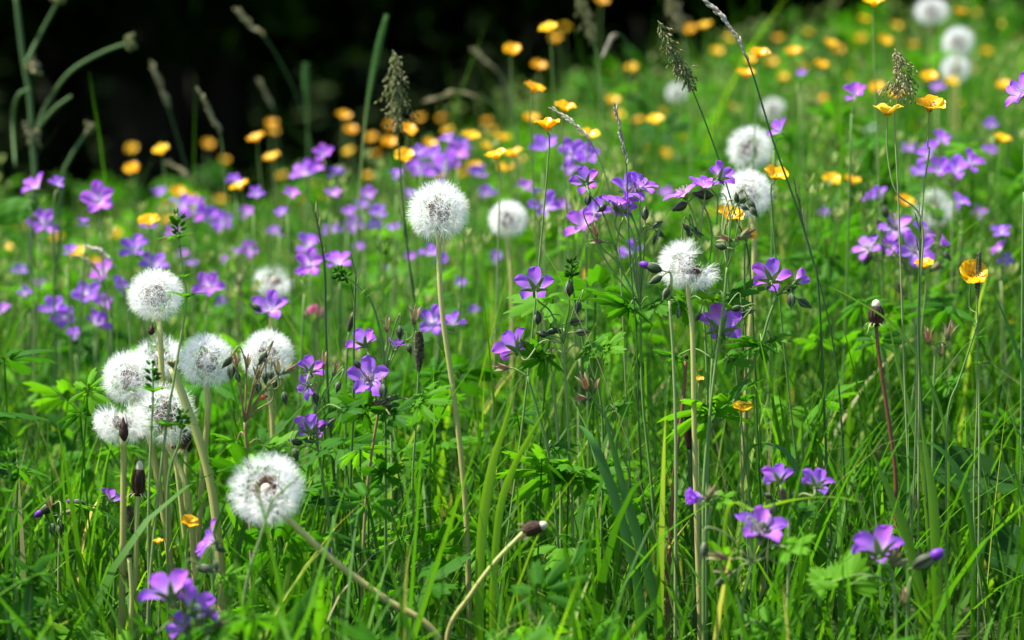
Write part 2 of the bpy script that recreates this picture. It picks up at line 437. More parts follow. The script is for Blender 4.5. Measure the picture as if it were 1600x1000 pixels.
def palm_leaf(seed, lobes=5, cut=.52, teeth=3, droop=.25, spread=132, fold=.10, narrow=.42):
    """lobed toothed leaf in the XY plane, stalk end at the origin, the middle lobe along +X; arrays for reuse."""
    r = random.Random(seed); n = 166; mb = MB()
    angs = [math.radians(-spread + 2 * spread * q / (lobes - 1)) for q in range(lobes)]
    vs, ds, fs = [(0, 0, 0)], [(r.random(), 0, .5)], []
    rings = (.28, .52, .76, 1.0)
    for ir, rr in enumerate(rings):
        for k_ in range(n):
            th = math.radians(-spread - 24) + math.radians(2 * spread + 48) * k_ / (n - 1)
            dd = min(abs(th - a) for a in angs); half = math.radians(spread / (lobes - 1))
            e = max(0.0, 1 - (dd / half) ** 2 * (1 - narrow) / .62) if dd < half else .12
            shape = cut * .55 + (1 - cut * .55) * max(0, math.cos(min(1, dd / half) * math.pi / 2)) ** 1.05
            lobe_len = 1 - .22 * (abs(th) / math.radians(spread)) ** 2
            tooth = 1 + .24 * (abs(((dd / half) * teeth + .5) % 1 - .5) * 2 - .5) if rr > .7 else 1
            rad = rr * lobe_len * (shape * tooth if rr > .45 else (.5 + .5 * shape))
            z = -droop * rad * rad - fold * math.sin(min(1, dd / half) * math.pi / 2) * rr + .03 * math.sin(th * 7 + seed) * rr
            vs.append((rad * math.cos(th), rad * math.sin(th), z)); ds.append((.5, rr, dd / half))
    for k_ in range(n - 1): fs.append((0, 1 + k_, 2 + k_))
    for ir in range(3):
        for k_ in range(n - 1):
            a = 1 + ir * n + k_; fs.append((a, a + 1, a + n + 1, a + n))
    return np.array(vs), fs, np.array(ds)
PALM = [palm_leaf(s, lobes=(5, 7, 5, 7)[s], cut=(.45, .35, .6, .3)[s], droop=(.15, .3, .2, .35)[s]) for s in range(4)]
ROUND = palm_leaf(9, lobes=3, cut=1.25, teeth=3, spread=80, fold=.05, droop=.1)
def leaf_mesh(src, tint, name='leaf', mat='leaf'):
    vs, fs, ds = src; mb = MB(); d = [(tint, x[1], x[2]) for x in ds]; mb.add(vs, fs, d)
    return mb.mesh(name, M[mat])
PALMS = [leaf_mesh(PALM[q % 4], t) for q, t in enumerate((.25, .45, .6, .8, .95, .7))]
ROUNDS = leaf_mesh(ROUND, 1.0)

# ------------------------------------------------------------------ dandelion heads (unit radius, stalk from -Z)
def puff(seed, nseed=112, hairs=25, gone=None, length=1.0, loose=0.0):
    """gone(d) -> True where the seeds have flown."""
    r = random.Random(seed); hv, hf, hd = [], [], []; ach = MB()
    for q in range(nseed):
        zz = 1 - 1.86 * (q + .5) / nseed; th = q * 2.39996 + r.uniform(-.15, .15)
        s = math.sqrt(max(0, 1 - zz * zz)); d = Vector((s * math.cos(th), s * math.sin(th), zz))
        d = (d + Vector((r.gauss(0, .05), r.gauss(0, .05), r.gauss(0, .05)))).normalized()
        if gone and gone(d): continue
        if loose: d = (d + Vector((r.gauss(0, loose), r.gauss(0, loose), r.gauss(0, loose)))).normalized()
        a = d.orthogonal().normalized(); b_ = d.cross(a)
        k_ = r.uniform(.92, 1.04) * length; c_ = d * (.60 * k_)
        blob(ach, d * .13, d, .25, .034, 4, 3, r.random())
        sd_ = a * .0055
        ach.add([d * .3 - sd_, d * .3 + sd_, c_ + sd_ * .6, c_ - sd_ * .6], [(0, 1, 2, 3)], [(1, 0, 0)] * 4)
        for h in range(hairs):
            ph = 6.2832 * (h + r.random() * .8) / hairs; sp = r.uniform(.55, 1.12)
            e = (d * math.cos(sp) + (a * math.cos(ph) + b_ * math.sin(ph)) * math.sin(sp))
            ln = .40 * k_ * r.uniform(.88, 1.06); tip = c_ + e * ln + d * (.05 * ln)
            sv = e.cross(Vector((r.random() - .5, r.random() - .5, r.random() - .5))).normalized() * .0050
            o = len(hv)
            hv += [c_ - sv, c_ + sv, tip + sv * .45, tip - sv * .45]; hf.append((o, o + 1, o + 2, o + 3)); hd += [(r.random(), 0, 0)] * 4
    mb = MB(); mb.add(hv, hf, hd)
    return mb.mesh('seed_head', M['puff'], False), ach.mesh('seeds', M['achene'])
FULL = [puff(s) for s in range(3)]
THIN = puff(8, 95, 20, length=1.02)
def half_gone(d): return d.x > -.02 and d.z > -.22 and (d.x + d.z * .8) > .12
BLOWN = puff(12, 125, 24, half_gone, loose=.14)
def front_hole(d): return d.z > .62
HOLED = puff(13, 125, 24, front_hole)
def lopsided(d): return d.z > .25 and d.x < .35
LOP = puff(14, 120, 24, lopsided, loose=.16)
def rag(d): return d.z > .35
RAG = puff(15, 130, 24, rag, loose=.12, length=1.05)
def receptacle_mb():
    mb = MB(); blob(mb, (0, 0, -.16), (0, 0, 1), .33, .155, 10, 7, .5, prof=lambda u: math.sin(math.pi * (.12 + .86 * u)) ** .55)
    return mb
RECEP = receptacle_mb().mesh('receptacle', M['receptacle'])
def bracts_mb(lo=.5):
    mb = MB()
    for q in range(12):
        th = 2 * math.pi * q / 12 + rnd.uniform(-.1, .1); d = Vector((math.cos(th), math.sin(th), 0)); s = Vector((-math.sin(th), math.cos(th), 0))
        k_ = rnd.uniform(.8, 1.15)
        ribbon(mb, spline([Vector((0, 0, -.14)), d * .13 + Vector((0, 0, -.16)), d * .26 * k_ + Vector((0, 0, -.27)), d * .30 * k_ + Vector((0, 0, -.50 * k_))], 3), lambda u: .075 * max(.1, math.sin(math.pi * min(1, .3 + u * .7))), s)
    return mb
BRACTS = bracts_mb().mesh('bracts', M['bract'])

HERO = []          # (px, py, radius px, depth): nothing grassy may stand in front of these
LAND = []          # landmarks for describing the blurred flowers

def to_ground(pts, D, lean=0.0, dy=0.0):
    """carry a stem from its lowest drawn point down to the soil."""
    p = pts[-1]; x = p.x + lean; y = p.y + dy
    z = gz(x, y)
    out = list(pts)
    if p.z - z > .06: out.append(Vector((p.x + lean * .4, p.y + dy * .4, p.z + (z - p.z) * .5)))
    out.append(Vector((x, y, z - .01)))
    return out

def vis_stem(st, D, r_=5):
    for (x0, y0), (x1, y1) in zip(st[:-1], st[1:]):
        k_ = max(1, int(math.hypot(x1 - x0, y1 - y0) / 14))
        for i_ in range(k_ + 1): HERO.append((x0 + (x1 - x0) * i_ / k_, y0 + (y1 - y0) * i_ / k_, r_, D))

def dandelion(label, x, y, wpx, D, stem=(), axis=(0, 1, .15), kind=None, spin=None, lean=.0, rs=.0022, squash=1.0, dy=0.0, group='dandelion clocks in the meadow', tint=None):
    rad = wpx * D / F / 2 * 1.05; c0 = P(x, y, D); ax = axis_of(axis)
    pts = [c0 - ax * rad * .12, c0 - ax * rad * .8] + [P(px, py, D) for px, py in stem]
    pts = to_ground(pts, D, lean, dy)
    root = thing('dandelion_clock', label, 'dandelion', pts[-1], group)
    mb = MB(); tube(mb, spline(pts, 7), (rs * .82, rs * 1.1), 8, tint, pts[-1])
    obj('stem', mb.mesh('dandelion_stem', M['dstem']), root)
    xv = (CR - ax * CR.dot(ax)).normalized(); q = Matrix((xv, ax.cross(xv), ax)).transposed().to_quaternion() @ Quaternion((0, 0, 1), rnd.random() * 6.28 if spin is None else spin)
    head, ach = kind or FULL[rnd.randrange(3)]; loc = c0 - pts[-1]
    obj('seed_head', head, root, loc, q, (rad, rad, rad * squash)); obj('seeds', ach, root, loc, q, rad)
    obj('receptacle', RECEP, root, loc, q, rad); obj('bracts', BRACTS, root, loc, q, rad)
    HERO.append((x, y, wpx * .55, D))
    vis_stem([(x, y + wpx * .4)] + list(stem), D)
    return root

# ------------------------------------------------------------------ cranesbills
def flower_parts(root, org, c0, ax, rad, roll=None, flat=False, closed=0.0, npet=5, skip=()):
    q = ax.to_track_quat('Z', 'Y') @ Quaternion((0, 0, 1), rnd.random() * 6.28 if roll is None else roll)
    f = obj('flower', None, root, c0 - org, q, rad); f.empty_display_size = .005
    for k_ in range(npet):
        if k_ in skip: continue
        pm = (FLATP if flat else PETALS)[rnd.randrange(3)]
        pq = Quaternion((0, 0, 1), 2 * math.pi * k_ / npet + rnd.uniform(-.08, .08)) @ Quaternion((0, 1, 0), rnd.uniform(-.10, .16) - closed) @ Quaternion((1, 0, 0), rnd.uniform(-.12, .12))
        obj('petal', pm, f, (0, 0, .015 * k_ * .4), pq, rnd.uniform(.93, 1.05))
    obj('calyx', CALYX, f, None, None, 1.0); obj('stamens', STAMENS, f)
    return f

def cranesbill(label, D, node, stem=(), fl=(), buds=(), leaves=(), old=(), lean=.0, dy=0.0, rs=.0011, far=False, group='wood cranesbill plants', smat='stem', tips=()):
    """node and stem in photo pixels at depth D; fl: x, y, width, axis, options."""
    n0 = P(*node, D); pts = to_ground([n0] + [P(px, py, D) for px, py in stem], D, lean, dy); org = pts[-1]
    root = thing('cranesbill', label, 'wild flower', org, group)
    mb = MB(); sp = spline(pts, 6); tube(mb, sp, (rs * .9, rs * 1.3), 6, None, org)
    for it in fl:
        x, y, wd, ax = it[:4]; op = it[4] if len(it) > 4 else {}
        if far and ax[2] < .6: ax = (ax[0] + rnd.uniform(-.25, .25), .75, rnd.choice((-.7, .55, .75, -.45)))
        elif ax[2] < 0: ax = (ax[0], ax[1] * .7, ax[2] - .38)
        Df = D + op.get('d', 0); a = axis_of(ax); rad = wd * Df / F * op.get('k', .60 if not far else .64)
        c0 = P(x, y, Df) - a * rad * op.get('off', .42)
        nd = P(*op['node'], D) if 'node' in op else n0
        L = (c0 - nd).length
        tube(mb, spline([nd, nd.lerp(c0, .45) + Vector((0, 0, .12 * L)), c0 - a * min(.35 * L, .014), c0 - a * .001], 5), rs * .62, 5, None, org)
        if far:
            q = a.to_track_quat('Z', 'Y') @ Quaternion((0, 0, 1), rnd.random() * 6.28)
            obj('flower', GER[rnd.randrange(5)], root, c0 - org, q, rad)
        else: flower_parts(root, org, c0, a, rad, op.get('roll'), op.get('flat', False), op.get('closed', 0), skip=op.get('skip', ()))
        HERO.append((x, y, wd * .55, Df))
    for it in list(buds) + [(*t, 1) for t in tips]:
        x, y, ln, dr = it[:4]; Db = D + rnd.uniform(-.012, .012); a = axis_of((dr[0], dr[1], rnd.uniform(-.2, .3))); l3 = ln * Db / F
        c0 = P(x, y, Db) - a * l3 * .5; L = (c0 - n0).length
        tube(mb, spline([n0, n0.lerp(c0, .5) + Vector((0, 0, .10 * L)) - a * (.2 * L), c0 - a * min(.3 * L, .01), c0], 4), rs * .55, 5, None, org)
        bq = a.to_track_quat('Z', 'Y')
        bo = obj('bud', BUD, root, c0 - org, bq, l3)
        if len(it) > 4: obj('bud_tip', BUDTIP, bo)
        if not far: HERO.append((x, y, ln * .7, Db))
    for it in old:
        x, y, ln, dr = it; a = axis_of((dr[0], dr[1], .1)); l3 = ln * D / F; c0 = P(x, y, D) - a * l3 * .5; L = (c0 - n0).length
        tube(mb, spline([n0, n0.lerp(c0, .5) + Vector((0, 0, .08 * L)), c0 - a * min(.3 * L, .01), c0], 4), rs * .6, 5, None, org)
        obj('spent_flower', SPENT, root, c0 - org, a.to_track_quat('Z', 'Y'), l3 * .8)
    for it in leaves:
        x, y, wd, az, tilt = it[:5]; ql = it[5] if len(it) > 5 else rnd.randrange(6)
        c0 = P(x, y, D + rnd.uniform(-.02, .02)); r3 = wd * D / F * .66
        # nearest point on the stem carries the leaf stalk
        nd = min(sp, key=lambda p_: (p_ - c0).length)
        if (nd - c0).length > .004: tube(mb, spline([nd, nd.lerp(c0, .5) + Vector((0, 0, .006)), c0], 4), rs * .6, 5, None, org)
        q = Quaternion((0, 0, 1), R(az)) @ Quaternion((0, 1, 0), R(-tilt * .6 - rnd.uniform(14, 40))) @ Quaternion((1, 0, 0), R(rnd.uniform(-12, 12) + (it[6] if len(it) > 6 else 18)))
        if ql == 'round':
            a_ = axis_of((-.25, .45, .85)); u_ = axis_of((math.cos(R(az)), math.sin(R(az)), .1)); u_ = (u_ - a_ * u_.dot(a_)).normalized(); q = Matrix((u_, a_.cross(u_), a_)).transposed().to_quaternion()
        obj('leaf', ROUNDS if ql == 'round' else PALMS[ql], root, c0 - org, q, r3)
    obj('stem', mb.mesh('cranesbill_stem', M[smat]), root)
    return root

# ------------------------------------------------------------------ buttercups
def buttercup(label, x, y, wpx, D=None, axis=None, hero=False, pale=False, stem=(), lean=None, group='buttercups scattered through the meadow', bud=False, roll=None):
    D = D or min(6.4, max(2.25, F * .0215 / wpx)); rad = wpx * D / F * (.58 if hero else .59); c0 = P(x, y, D)
    ax = axis_of(axis or (rnd.uniform(-.35, .35), 1, rnd.uniform(.25, .9)))
    lean = rnd.uniform(-.05, .05) if lean is None else lean
    pts = to_ground([c0 - ax * .001 - ax * rad * .3, c0 - ax * .012 - Vector((0, 0, .02))] + [P(px, py, D) for px, py in stem], D, lean); org = pts[-1]
    root = thing('buttercup', label, 'buttercup', org, group)
    mb = MB(); tube(mb, spline(pts, 5), (.0006, .001), 5, None, org)
    q = ax.to_track_quat('Z', 'Y') @ Quaternion((0, 0, 1), rnd.random() * 6.28 if roll is None else roll); loc = c0 - ax * rad * .3 - org
    if hero:
        f = obj('flower', None, root, loc, q, rad); f.empty_display_size = .005
        for k_ in range(5):
            pq = Quaternion((0, 0, 1), 2 * math.pi * k_ / 5 + rnd.uniform(-.1, .1)) @ Quaternion((0, 1, 0), rnd.uniform(-.1, .1))
            obj('petal', (BPETP if pale else BPET)[k_ % 3], f, (0, 0, .01 * k_), pq, 1)
        obj('centre', BCENTRE, f)
    else: obj('flower', BUTTER[rnd.randrange(4)], root, loc, q, rad)
    obj('stem', mb.mesh('buttercup_stem', M['stem']), root)
    HERO.append((x, y, wpx * .6, D))
    return root

# ------------------------------------------------------------------ grass stalks, herbs, blades
def stalk(label, top, D, head, nhead=2, mat='tan', smat='stem', rs=.0009, hw=.006, lean=.02, n=110, cat='grass stalk', name='grass_stalk', group='flowering grass stalks', dy=0.0):
    """top: photo pixels from the tip of the head downwards; the first nhead spans carry the head."""
    pts = to_ground([P(px, py, D) for px, py in top], D, lean, dy); org = pts[-1]
    root = thing(name, label, cat, org, group)
    sp = spline(pts, 8); mb = MB(); tube(mb, sp, (rs * .6, rs * 1.2), 6, None, org); obj('stem', mb.mesh('stalk_stem', M[smat]), root)
    hp = sp[:nhead * 8 + 1]; fr = frames(hp); mb = MB(); Lh = sum((hp[i_ + 1] - hp[i_]).length for i_ in range(len(hp) - 1))
    if head == 'spike':
        for q in range(n * 2):
            u = q / (n * 2); f_ = u * (len(hp) - 1); i_ = min(int(f_), len(hp) - 2); p = hp[i_].lerp(hp[i_ + 1], f_ - i_); t, a, b_ = fr[i_]
            th = q * 2.4; d = a * math.cos(th) + b_ * math.sin(th); r_ = hw * (math.sin(math.pi * min(1, .12 + .85 * u)) ** .4)
            blob(mb, p - org + d * r_ * .35, d - t * .9, r_ * 1.1, r_ * .28, 4, 3)
    elif head == 'ear':
        m_ = n // 3
        for q in range(m_):
            u = q / m_; f_ = u * (len(hp) - 1); i_ = min(int(f_), len(hp) - 2); p = hp[i_].lerp(hp[i_ + 1], f_ - i_); t, a, b_ = fr[i_]
            sgn = 1 if q % 2 else -1; d = a * sgn + b_ * rnd.uniform(-.5, .5)
            blob(mb, p - org + d * hw * .15, d * .42 - t, Lh / m_ * 3.4, hw * .33 * (.55 + .45 * math.sin(math.pi * min(1, .15 + u * .8))), 5, 4)
    else:  # panicle: side branches thick with spikelets
        for q in range(n):
            u = (q / n) ** .85; f_ = u * (len(hp) - 1); i_ = min(int(f_), len(hp) - 2); p = hp[i_].lerp(hp[i_ + 1], f_ - i_); t, a, b_ = fr[i_]
            th = q * 2.4 + rnd.uniform(-.4, .4); d = (a * math.cos(th) + b_ * math.sin(th)); bl = hw * (.25 + .95 * math.sin(math.pi * min(1, .08 + u * .8)) ** .9) * rnd.uniform(.25, 1.1)
            e = p + (d * rnd.uniform(.35, 1) + t * rnd.uniform(.3, 1.2)).normalized() * bl
            tube(mb, [p, p.lerp(e, .5) - t * bl * .1, e], .00022, 3, .3, org)
            for s_ in range(3):
                dd = Vector((rnd.gauss(0, .4), rnd.gauss(0, .4), rnd.gauss(0, .4))) + d * .5 + t
                blob(mb, p.lerp(e, .5 + .25 * s_) - org, dd, rnd.uniform(.0032, .005), .00075, 4, 3)
    obj('seed_head', mb.mesh('grass_seed_head', M[mat]), root)
    HERO.append((*top[0], 14, D)); HERO.append((*top[min(nhead, len(top) - 1)], 14, D))
    return root

def blade(label, pts, D, wd, mat='blade', dD=None, side=None, tint=None, lean=0.0, name='tall_grass', cat='grass blade'):
    """pts from tip to base in photo pixels."""
    dD = dD or [0] * len(pts)
    p3 = to_ground([P(px, py, D + e) for (px, py), e in zip(pts, dD)], D, lean); org = p3[-1]
    root = thing(name, label, cat, org, 'long grass blades standing out of the sward')
    mb = MB(); ribbon(mb, spline(p3, 8), lambda u: wd * min(1, .08 + 2.4 * u) * (1 if u < .6 else 1 - .4 * (u - .6) / .4), Vector(side or (1, .35, 0)), tint, org, .3)
    obj('leaf_blade', mb.mesh('grass_blade', M[mat]), root)
    vis_stem(pts, D, 7)
    return root

def whorl(mb, c0, ax, n, ln, wd, org, up=.25):
    ax = Vector(ax).normalized(); a = ax.orthogonal().normalized(); b_ = ax.cross(a); ph = rnd.random() * 6
    for q in range(n):
        th = 6.2832 * q / n + ph; d = a * math.cos(th) + b_ * math.sin(th); s = ax.cross(d); l_ = ln * rnd.uniform(.75, 1.1)
        ribbon(mb, spline([c0, c0 + d * l_ * .5 + ax * l_ * up * .7, c0 + d * l_ + ax * l_ * up * rnd.uniform(.3, 1)], 4), lambda u: wd * max(.08, math.sin(math.pi * (.06 + .9 * u)) ** .7), s, None, org, .12)

def bedstraw(label, pts, D, whorls, lean=0.0, group='whorled bedstraw stems', tip=True):
    p3 = to_ground([P(px, py, D) for px, py in pts], D, lean); org = p3[-1]
    root = thing('bedstraw', label, 'herb', org, group)
    sp = spline(p3, 8); mb = MB(); tube(mb, sp, (.0006, .0014), 5, None, org); obj('stem', mb.mesh('bedstraw_stem', M['stem']), root)
    for y, ln, n in whorls:
        k_ = min(range(len(sp)), key=lambda i_: abs(project(sp[i_])[1] - y)); ax = (sp[max(0, k_ - 1)] - sp[min(len(sp) - 1, k_ + 1)])
        wm = MB(); whorl(wm, sp[k_], ax, n, ln * D / F, ln * D / F * .24, org, .22); obj('leaf_whorl', wm.mesh('leaf_whorl', M['leaf']), root)
        HERO.append((project(sp[k_])[0], y, ln * .8, D))
    if tip:
        tm = MB(); t = (sp[0] - sp[3]).normalized()
        for q in range(22):
            d = Vector((rnd.gauss(0, 1), rnd.gauss(0, 1), rnd.gauss(0, .6))).normalized() * .004; p = sp[0].lerp(sp[6], rnd.random())
            blob(tm, p + d * .4 - org, d + t * .003, .006, .0013, 5, 3)
        obj('shoot_tip', tm.mesh('shoot_tip', M['leaf']), root)
    return root

# ------------------------------------------------------------------ dandelions
FWD = dict(axis=(-.25, .55, .80))
dandelion('tallest full white dandelion clock on a long straight pale stem', 685, 330, 104, 2.2, [(690, 480), (712, 640), (728, 800), (733, 960)], kind=FULL[0], spin=.4, rs=.0024)
dandelion('small round dandelion clock just right of the tallest dandelion clock', 794, 343, 66, 2.75, [(799, 440), (801, 600)], (.1, 1, .2), FULL[1])
dandelion('white dandelion clock behind a violet flower, above the clock with dark buds', 1172, 232, 78, 2.75, [(1180, 400)], (-.1, 1, .3), THIN)
dandelion('full dandelion clock with dark oval buds hanging in front of it', 1167, 303, 86, 2.45, [(1178, 400), (1165, 620), (1160, 740)], (-.2, 1, .4), FULL[2])
dandelion('half blown dandelion clock with its upper right seeds gone', 1078, 415, 108, 2.15, [(1082, 520), (1085, 680), (1090, 860), (1094, 980)], (.05, 1, .1), BLOWN, .15, rs=.0022, squash=.84)
dandelion('highest clock of the left cluster, partly behind a whorled green stem', 243, 461, 92, 2.2, [(251, 540), (255, 660), (262, 800), (268, 960)], (-.1, 1, .3), FULL[0], 2.0, rs=.0026)
dandelion('full dandelion clock in the left cluster touched by drooping dark buds', 323, 564, 94, 2.2, [(325, 640), (315, 760), (304, 930)], (.05, 1, .25), FULL[1], rs=.0026)
dandelion('rightmost clock of the left cluster, behind hairy cranesbill buds', 418, 556, 90, 2.35, [(425, 650)], (.35, .9, .4), FULL[2])
dandelion('leftmost round clock of the cluster, above the ragged dark-necked clock', 203, 590, 94, 2.2, [(235, 690), (262, 850), (272, 980)], (-.15, 1, .35), FULL[2], 1.0, rs=.0026)
crumpled = dandelion('crumpled cream dandelion clock squeezed under the highest clock of the left cluster', 248, 556, 80, 2.32, [(262, 640), (285, 800)], (-.4, .8, .5), LOP)
ragged = dandelion('ragged opened dandelion clock with a dark neck, lowest of the left cluster', 190, 655, 88, 2.16, [(193, 720), (192, 850), (190, 990)], (-.05, 1, -.1), RAG, rs=.0026)
dandelion('loose wide dandelion clock crossed by a thick pale stem, in the left cluster', 258, 648, 104, 2.18, [(290, 760), (305, 900)], (.1, .9, .5), THIN, 2.5, rs=.0026)
dandelion('large tilted dandelion clock with an open dark centre on a slanting stem', 417, 765, 124, 1.98, [(452, 812), (520, 875), (600, 935), (680, 990)], (-.42, .62, .72), HOLED, rs=.0026, lean=.06)
dandelion('thin see-through dandelion clock above the pink-violet cranesbill', 428, 438, 62, 2.9, [], (.2, .9, .4), RAG)
dandelion('blurred white clock in the far grass beside the pale brown bud', 1497, 66, 54, 4.0, [], (0, 1, .2), THIN)
dandelion('pale greenish clock just below the blurred white clock in the far grass', 1493, 108, 50, 4.1, [], (.2, 1, .3), THIN)
dandelion('blurred white dandelion clock nearest the top edge of the meadow', 1456, 18, 58, 4.3, [], (0, 1, .4), THIN, squash=.8)
dandelion('blurred white clock beside the dark green panicle and the orange buttercup', 1057, 145, 34, 4.6, [], (0, 1, .3), THIN)
dandelion('faint white clock half hidden behind the small violet petal on the far slope', 1208, 172, 42, 4.3, [], (0, 1, .3), THIN)
dandelion('pale torn dandelion clock behind the far right violet cranesbill cluster', 1460, 326, 70, 3.2, [(1462, 420)], (-.3, .9, .3), LOP)
dandelion('tiny faded clock low in the blurred grass left of the buttercup pair', 1363, 205, 22, 4.6, [], (0, 1, .3), THIN)

def dark_lump(root, name, x, y, D, ln, wd, ax=(0, 1, 0)):
    a = axis_of(ax); l3, w3 = ln * D / F, wd * D / F; mb = MB(); p = P(x, y, D) - root.location - a * l3 * .5
    blob(mb, p, a, l3, w3 * .5, 9, 8, .3, prof=lambda u: (.55 + .45 * math.sin(5 * u)) * math.sqrt(max(.02, 1 - (2 * u - 1) ** 4)))
    for q in range(9): th = q * .7; ribbon(mb, spline([p + a * l3 * .25, p + a * l3 * .55 + Vector((math.cos(th), math.sin(th), 0)) * w3 * .5, p + a * l3 * rnd.uniform(.7, 1.05) + Vector((math.cos(th), math.sin(th), 0)) * w3 * rnd.uniform(.3, .8)], 3), lambda u: w3 * .22 * (1.1 - u), Vector((-math.sin(th), math.cos(th), 0)), rnd.random())
    obj(name, mb.mesh(name, M['withered']), root); HERO.append((x, y, ln * .6, D))
dark_lump(crumpled, 'petal_tuft', 237, 514, 2.30, 20, 12, (.15, 1, 0))
dark_lump(ragged, 'neck', 193, 668, 2.135, 44, 16, (-.05, 1, 0))

def spent_head(label, x, y, D, stem, axis, ln, wd, smat='brownstem', rs=.002, mat='withered', lean=0.0, tip='receptacle', frill=True):
    ax = axis_of(axis); c0 = P(x, y, D); l3 = ln * D / F; w3 = wd * D / F
    pts = to_ground([c0 - ax * l3 * .4] + [P(px, py, D) for px, py in stem], D, lean); org = pts[-1]
    root = thing('withered_dandelion', label, 'dandelion', org, 'withered dandelion heads')
    mb = MB(); tube(mb, spline(pts, 7), (rs * .85, rs * 1.1), 7, None, org); obj('stem', mb.mesh('withered_stem', M[smat]), root)
    hb = MB(); blob(hb, c0 - ax * l3 * .5 - org, ax, l3, w3 * .42, 10, 8, .2, prof=lambda u: .55 + .45 * math.sin(math.pi * u) if u < .97 else .4)
    for q in range(14):
        th = 6.28 * q / 14; a = ax.orthogonal().normalized(); b_ = ax.cross(a); d = a * math.cos(th) + b_ * math.sin(th); s = ax.cross(d); o = c0 - org
        ribbon(hb, spline([o - ax * l3 * .45 + d * w3 * .3, o + d * w3 * .5, o + ax * l3 * rnd.uniform(.35, .6) + d * w3 * rnd.uniform(.1, .5)], 3), lambda u: w3 * .2 * (1.05 - u), s, rnd.random() * .7)
    obj('head', hb.mesh('withered_head', M[mat]), root)
    if frill:
        fb = MB(); a = ax.orthogonal().normalized(); b_ = ax.cross(a)
        for q in range(11):
            th = 6.28 * q / 11 + rnd.random() * .3; d = a * math.cos(th) + b_ * math.sin(th); o = c0 - ax * l3 * .45 - org
            ribbon(fb, spline([o, o + d * w3 * .5 + ax * w3 * .1, o + d * w3 * rnd.uniform(.6, 1.0) - ax * w3 * rnd.uniform(.0, .5)], 3), lambda u: w3 * .16 * (1.05 - u), ax.cross(d), .9)
        obj('bracts', fb.mesh('withered_bracts', M['tan']), root)
    if tip:
        tb = MB(); blob(tb, c0 + ax * l3 * .38 - org, ax, l3 * .34, w3 * .27, 8, 5, .5, prof=lambda u: math.sqrt(max(0, 1 - u * u))); obj('tuft', tb.mesh('tuft', M[tip]), root)
    HERO.append((x, y, ln * .7, D)); vis_stem([(x, y)] + list(stem), D)
    return root
spent_head('bent withered dandelion head on a pale arching stem, low in the grass', 833, 826, 2.0, [(812, 838), (772, 880), (735, 930), (700, 990)], (.85, .3, .2), 34, 26, 'dstem', .0018, 'withered', .0)
spent_head('closed dark dandelion head with a torn collar under the ragged clock', 217, 752, 2.16, [(214, 800), (212, 900)], (.05, 1, .1), 46, 26, 'dstem', .0022)
spent_head('shrivelled black-brown head on the stem of the half blown clock', 1077, 672, 2.2, [(1079, 740), (1086, 900)], (-.05, 1, .1), 60, 20, 'darkstem', .0022, 'withered', 0, None, False)
spent_head('withered head with white tip on a red-brown stem at the right', 1369, 492, 2.3, [(1374, 560), (1392, 680), (1400, 760)], (0, 1, .1), 34, 28, 'redstem', .0018, 'withered', 0, 'receptacle')
spent_head('closed dandelion head hidden among stems right of the ragged clock', 291, 690, 2.5, [(290, 760)], (0, 1, .1), 34, 24, 'dstem', .002, 'withered')
spent_head('dark blunt ribwort head above the violet flower left of the tall clock', 548, 505, 2.4, [(540, 600)], (.25, 1, .1), 26, 11, 'stem', .0012, 'darkear', 0, 'tan', False)

# ------------------------------------------------------------------ cranesbills, the sharp ones by hand
UPB = (0, .82, -.45)
cranesbill('cranesbill with two lilac flowers and a ring of black buds, right of centre', 2.18, (880, 537), [(886, 640), (893, 780), (898, 960)],
  fl=[(835, 444, 64, (-.12, .8, -.38), dict(roll=.3)), (799, 539, 66, (-.5, .72, -.2), dict(roll=.9))],
  buds=[(889, 450, 26, (0, 1)), (840, 496, 22, (0, 1)), (903, 481, 20, (-.3, -1)), (848, 522, 20, (-1, .2)), (862, 518, 18, (-.8, -.2)), (900, 503, 22, (1, .2)), (910, 519, 22, (1, .05)), (870, 516, 16, (-.6, .4))],
  leaves=[(850, 556, 92, 195, 12, 1), (915, 548, 62, 10, 25, 2), (858, 738, 120, 190, 14, 3, 30), (920, 742, 90, -20, 10, 2, 30), (885, 745, 90, 250, 30, 1)])
cranesbill('forked green cranesbill stalk with a faded calyx left of the black buds', 2.16, (824, 588), [(842, 650), (862, 740)], old=[(782, 574, 26, (-1, .1))], leaves=[(865, 700, 60, 20, 10)], lean=.02)
cranesbill('upright cranesbill stalk ending in one bare green calyx, right of centre', 2.2, (862, 580), [(868, 640), (876, 760)], old=[(861, 555, 24, (0, 1))])
cranesbill('tall cranesbill with blue-violet flowers crowded behind the thin upright grass ear', 2.22, (1000, 478), [(1004, 620), (1018, 760), (1030, 960)],
  fl=[(914, 281, 50, (-.15, .8, -.35), dict(node=(962, 392))), (965, 312, 62, (.05, .75, .1)), (985, 292, 60, (.3, .6, .7), dict(roll=.2)), (1004, 285, 58, (.45, .7, .3)), (975, 325, 44, (.1, .85, -.3), dict(node=(962, 392)))],
  buds=[(919, 311, 20, (.2, 1)), (1000, 304, 15, (0, 1)), (1008, 333, 22, (0, 1)), (1027, 351, 18, (.8, .5)), (1032, 366, 16, (.7, -.5)), (1024, 374, 16, (-.4, -1)), (940, 326, 18, (-.6, -.4))],
  old=[(928, 357, 26, (-.4, 1)), (930, 376, 22, (-1, .2))], leaves=[(985, 476, 110, 190, 14, 1), (1022, 474, 70, -10, 16, 2)])
